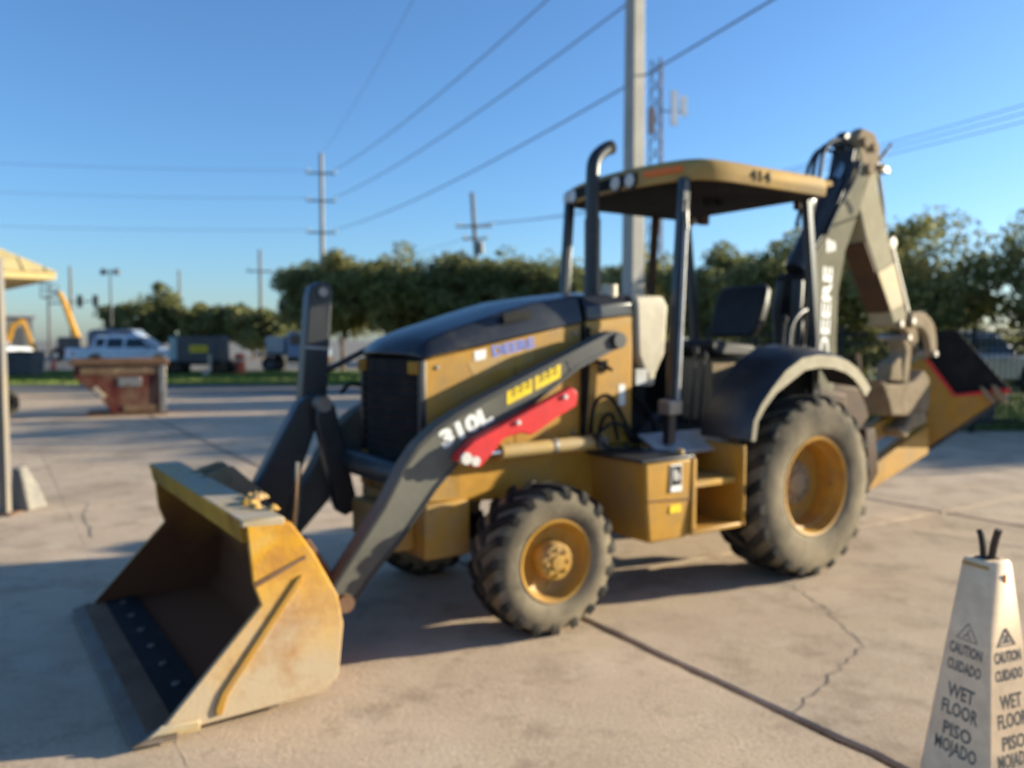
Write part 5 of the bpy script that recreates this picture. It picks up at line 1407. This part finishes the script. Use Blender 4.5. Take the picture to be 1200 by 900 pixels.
TR = [
 # x, y, h, rx, seed, leaf, n, label
 (-11.0, 47, 6.9, 2.2, 11, 0.20, 6000, 'leaf_dark', 'broad dark tree at the left end of the main tree row'),
 (-9.2, 45, 7.0, 2.7, 12, 0.20, 6500, 'leaf', 'dense tree above the two orange lit trunks by the lever'),
 (-6.0, 44, 7.0, 2.7, 13, 0.19, 6500, 'leaf', 'dense rounded tree rising behind the grille'),
 (-3.0, 43, 6.5, 2.4, 14, 0.19, 6000, 'leaf_dark', 'dark tree behind the middle of the hood'),
 (-0.3, 42, 6.4, 2.4, 15, 0.19, 6000, 'leaf_dark', 'dark tree behind the rear of the hood left of the exhaust'),
 (2.3, 41, 6.3, 2.3, 16, 0.18, 6000, 'leaf_dark', 'dark tree just behind the exhaust stack'),
 (5.6, 36, 6.0, 2.2, 17, 0.16, 6500, 'leaf', 'sunny olive tree seen through the front of the cab'),
 (7.6, 30.5, 5.6, 2.0, 18, 0.14, 7000, 'leaf_dark', 'dark tree seen between the cab posts above the seat'),
 (8.4, 25.5, 5.2, 1.9, 19, 0.12, 8000, 'leaf_dark', 'loose dark tree seen behind the rear cab post'),
 (8.9, 21.5, 4.9, 1.7, 20, 0.11, 8000, 'leaf', 'loose tree framed between the boom and the dipper'),
 (10.0, 19.6, 5.0, 1.55, 21, 0.10, 9500, 'leaf', 'loose green tree just right of the bucket curl cylinder'),
 (12.2, 18.6, 4.9, 1.7, 22, 0.10, 9000, 'leaf_dark', 'airy tree cut off by the right edge'),
 (15.2, 18.0, 5.3, 1.8, 23, 0.12, 8000, 'leaf_dark', 'unseen tree added to the row just beyond the right edge'),  # this and the next three stand out of view, added to cast shade streaks
 (18.6, 17.6, 5.6, 1.9, 24, 0.12, 8000, 'leaf', 'second unseen tree added to the row beyond the right edge'),
 (22.4, 17.6, 5.4, 1.9, 25, 0.12, 7000, 'leaf', 'third unseen tree added to the row beyond the right edge'),
 (26.5, 18.2, 6.0, 2.1, 26, 0.13, 7000, 'leaf_dark', 'last unseen tree added to the row beyond the right edge'),
]
for (x, y, h, rx, sd, lf, n, m, lab) in TR:
    tree((x, y), h, rx, sd, lab, m, int(n * (2.0 if y > 24 else 1.1)), lf * 0.68, 0.58, 0.33, 0.13, 'trees along the lot edge', spread=0.115 * h, nclump=(120 if y > 24 else 80))
FT = [(-36.8, 80, 6.4, 2.6, 31, 'dark bushy tree behind the van right of the lamp post'), (-33.3, 79, 7.6, 1.9, 32, 'tallest pointed tree among the far bushes at left'),
      (-30.0, 79, 5.6, 2.5, 33, 'far rounded bushy tree behind the generator'), (-26.6, 77, 5.4, 2.6, 34, 'far brownish tree right of the generator tree'),
      (-23.4, 75, 5.0, 2.4, 35, 'far tree beneath the wooden crossarm pole'), (-20.6, 72, 5.2, 2.4, 36, 'far tree just left of the main dark tree row')]
for (x, y, h, rx, sd, lab) in FT:
    tree((x, y), h, rx, sd, lab, 'leaf' if sd % 2 else 'leaf_dark', 6000, 0.20, 0.50, 0.38, 0.15, 'far trees beyond the parked trucks', spread=0.8, nclump=50)
HD = empty('tree', (3, 60, 0), 0, 'long dark hedge of bushes filling the gaps below the main tree row', 'hedge')
HD.name = 'hedge'
me_, _c = crown_mesh(41, 3, 8.5, 1.6, 1.5, 160, 9000, 0.32, 'leaf_dark', 0.9, 0.1)
o = bpy.data.objects.new('foliage', me_); col.objects.link(o); o.parent = HD
HD2 = empty('hedge', (20, 30.5, 0), R(-28), 'dark green hedge behind the fence at right', 'hedge')
me_, _c = crown_mesh(42, 3, 11, 1.1, 0.9, 150, 12000, 0.16, 'leaf', 0.7, 0.1)
me_.transform(Matrix.Diagonal((1, 0.15, 1, 1)))
o = bpy.data.objects.new('foliage', me_); col.objects.link(o); o.parent = HD2

# ------------------------------------------------------------------ small hardware on the machine
for pts in ([(2.90, 0.47, 1.10), (2.60, 0.47, 1.28), (2.1, 0.47, 1.47), (1.6, 0.46, 1.66), (1.38, 0.40, 1.62)], [(2.95, 0.49, 1.0), (2.70, 0.49, 1.17), (2.2, 0.49, 1.38), (1.7, 0.48, 1.58), (1.40, 0.44, 1.50)],
            [(1.62, 0.55, 1.09), (1.50, 0.56, 1.16), (1.34, 0.50, 1.12), (1.22, 0.44, 1.02)], [(1.66, 0.57, 1.10), (1.58, 0.60, 1.02), (1.40, 0.56, 0.99), (1.25, 0.44, 1.0)],
            [(1.15, 0.34, 1.35), (1.05, 0.42, 1.22), (0.98, 0.40, 1.07)], [(1.12, 0.30, 1.32), (0.98, 0.36, 1.18), (0.90, 0.34, 1.06)],
            [(-0.60, 0.30, 1.10), (-0.9, 0.34, 1.45), (-1.05, 0.22, 1.75), (-1.10, 0.14, 2.15)], [(-0.60, 0.15, 1.10), (-0.85, 0.22, 1.55), (-1.0, 0.16, 1.9), (-1.05, 0.1, 2.3)]):
    MB().tube(smooth_path(pts), 0.013, 8).build('hose', 'black_flat', BH)
hw = MB()
for (x, z) in ((2.70, 1.54), (2.70, 1.10), (1.70, 1.74), (1.70, 1.10), (2.2, 1.06)):
    hw.lathe([(0.418, 0.014), (0.426, 0.012), (0.427, 0.0)], (x, 0, z), 'y', 8)
hw.build('panel_bolt', 'steel', BH)
MB().prism([(2.16, 1.60), (2.155, 1.60), (2.155, 1.04), (2.16, 1.04)], 0.4181, 0.4192).build('panel_gap', 'black_flat', BH)
MB().prism([(2.32, 1.33), (2.22, 1.345), (2.22, 1.32), (2.32, 1.305)], 0.4181, 0.436).build('panel_handle', 'black', BH, bevel=0.004)
for (x, y) in ((1.48, 0.50), (1.28, 0.62)):
    MB().lathe([(0.975, 0.035), (0.99, 0.034), (0.998, 0.0)], (x, y, 0), 'z', 12).build('filler_cap', 'black', BH)
MB().prism([(0.98, 1.80), (0.93, 1.86), (0.90, 1.80), (0.95, 1.74)], -0.18, 0.14).build('gauge_panel', 'black', BH, bevel=0.01)
for (x, y) in ((0.72, -0.12), (0.72, 0.12)):
    MB().prism([(x, 1.06), (x - 0.06, 1.15), (x - 0.05, 1.155), (x + 0.02, 1.06)], y - 0.04, y + 0.04).build('foot_pedal', 'black', BH)
MB().tube(smooth_path([(0.95, 0.66, 2.62), (0.99, 0.70, 2.55), (1.0, 0.72, 2.42)]), 0.010, 6).build('mirror_stay', 'black', BH)
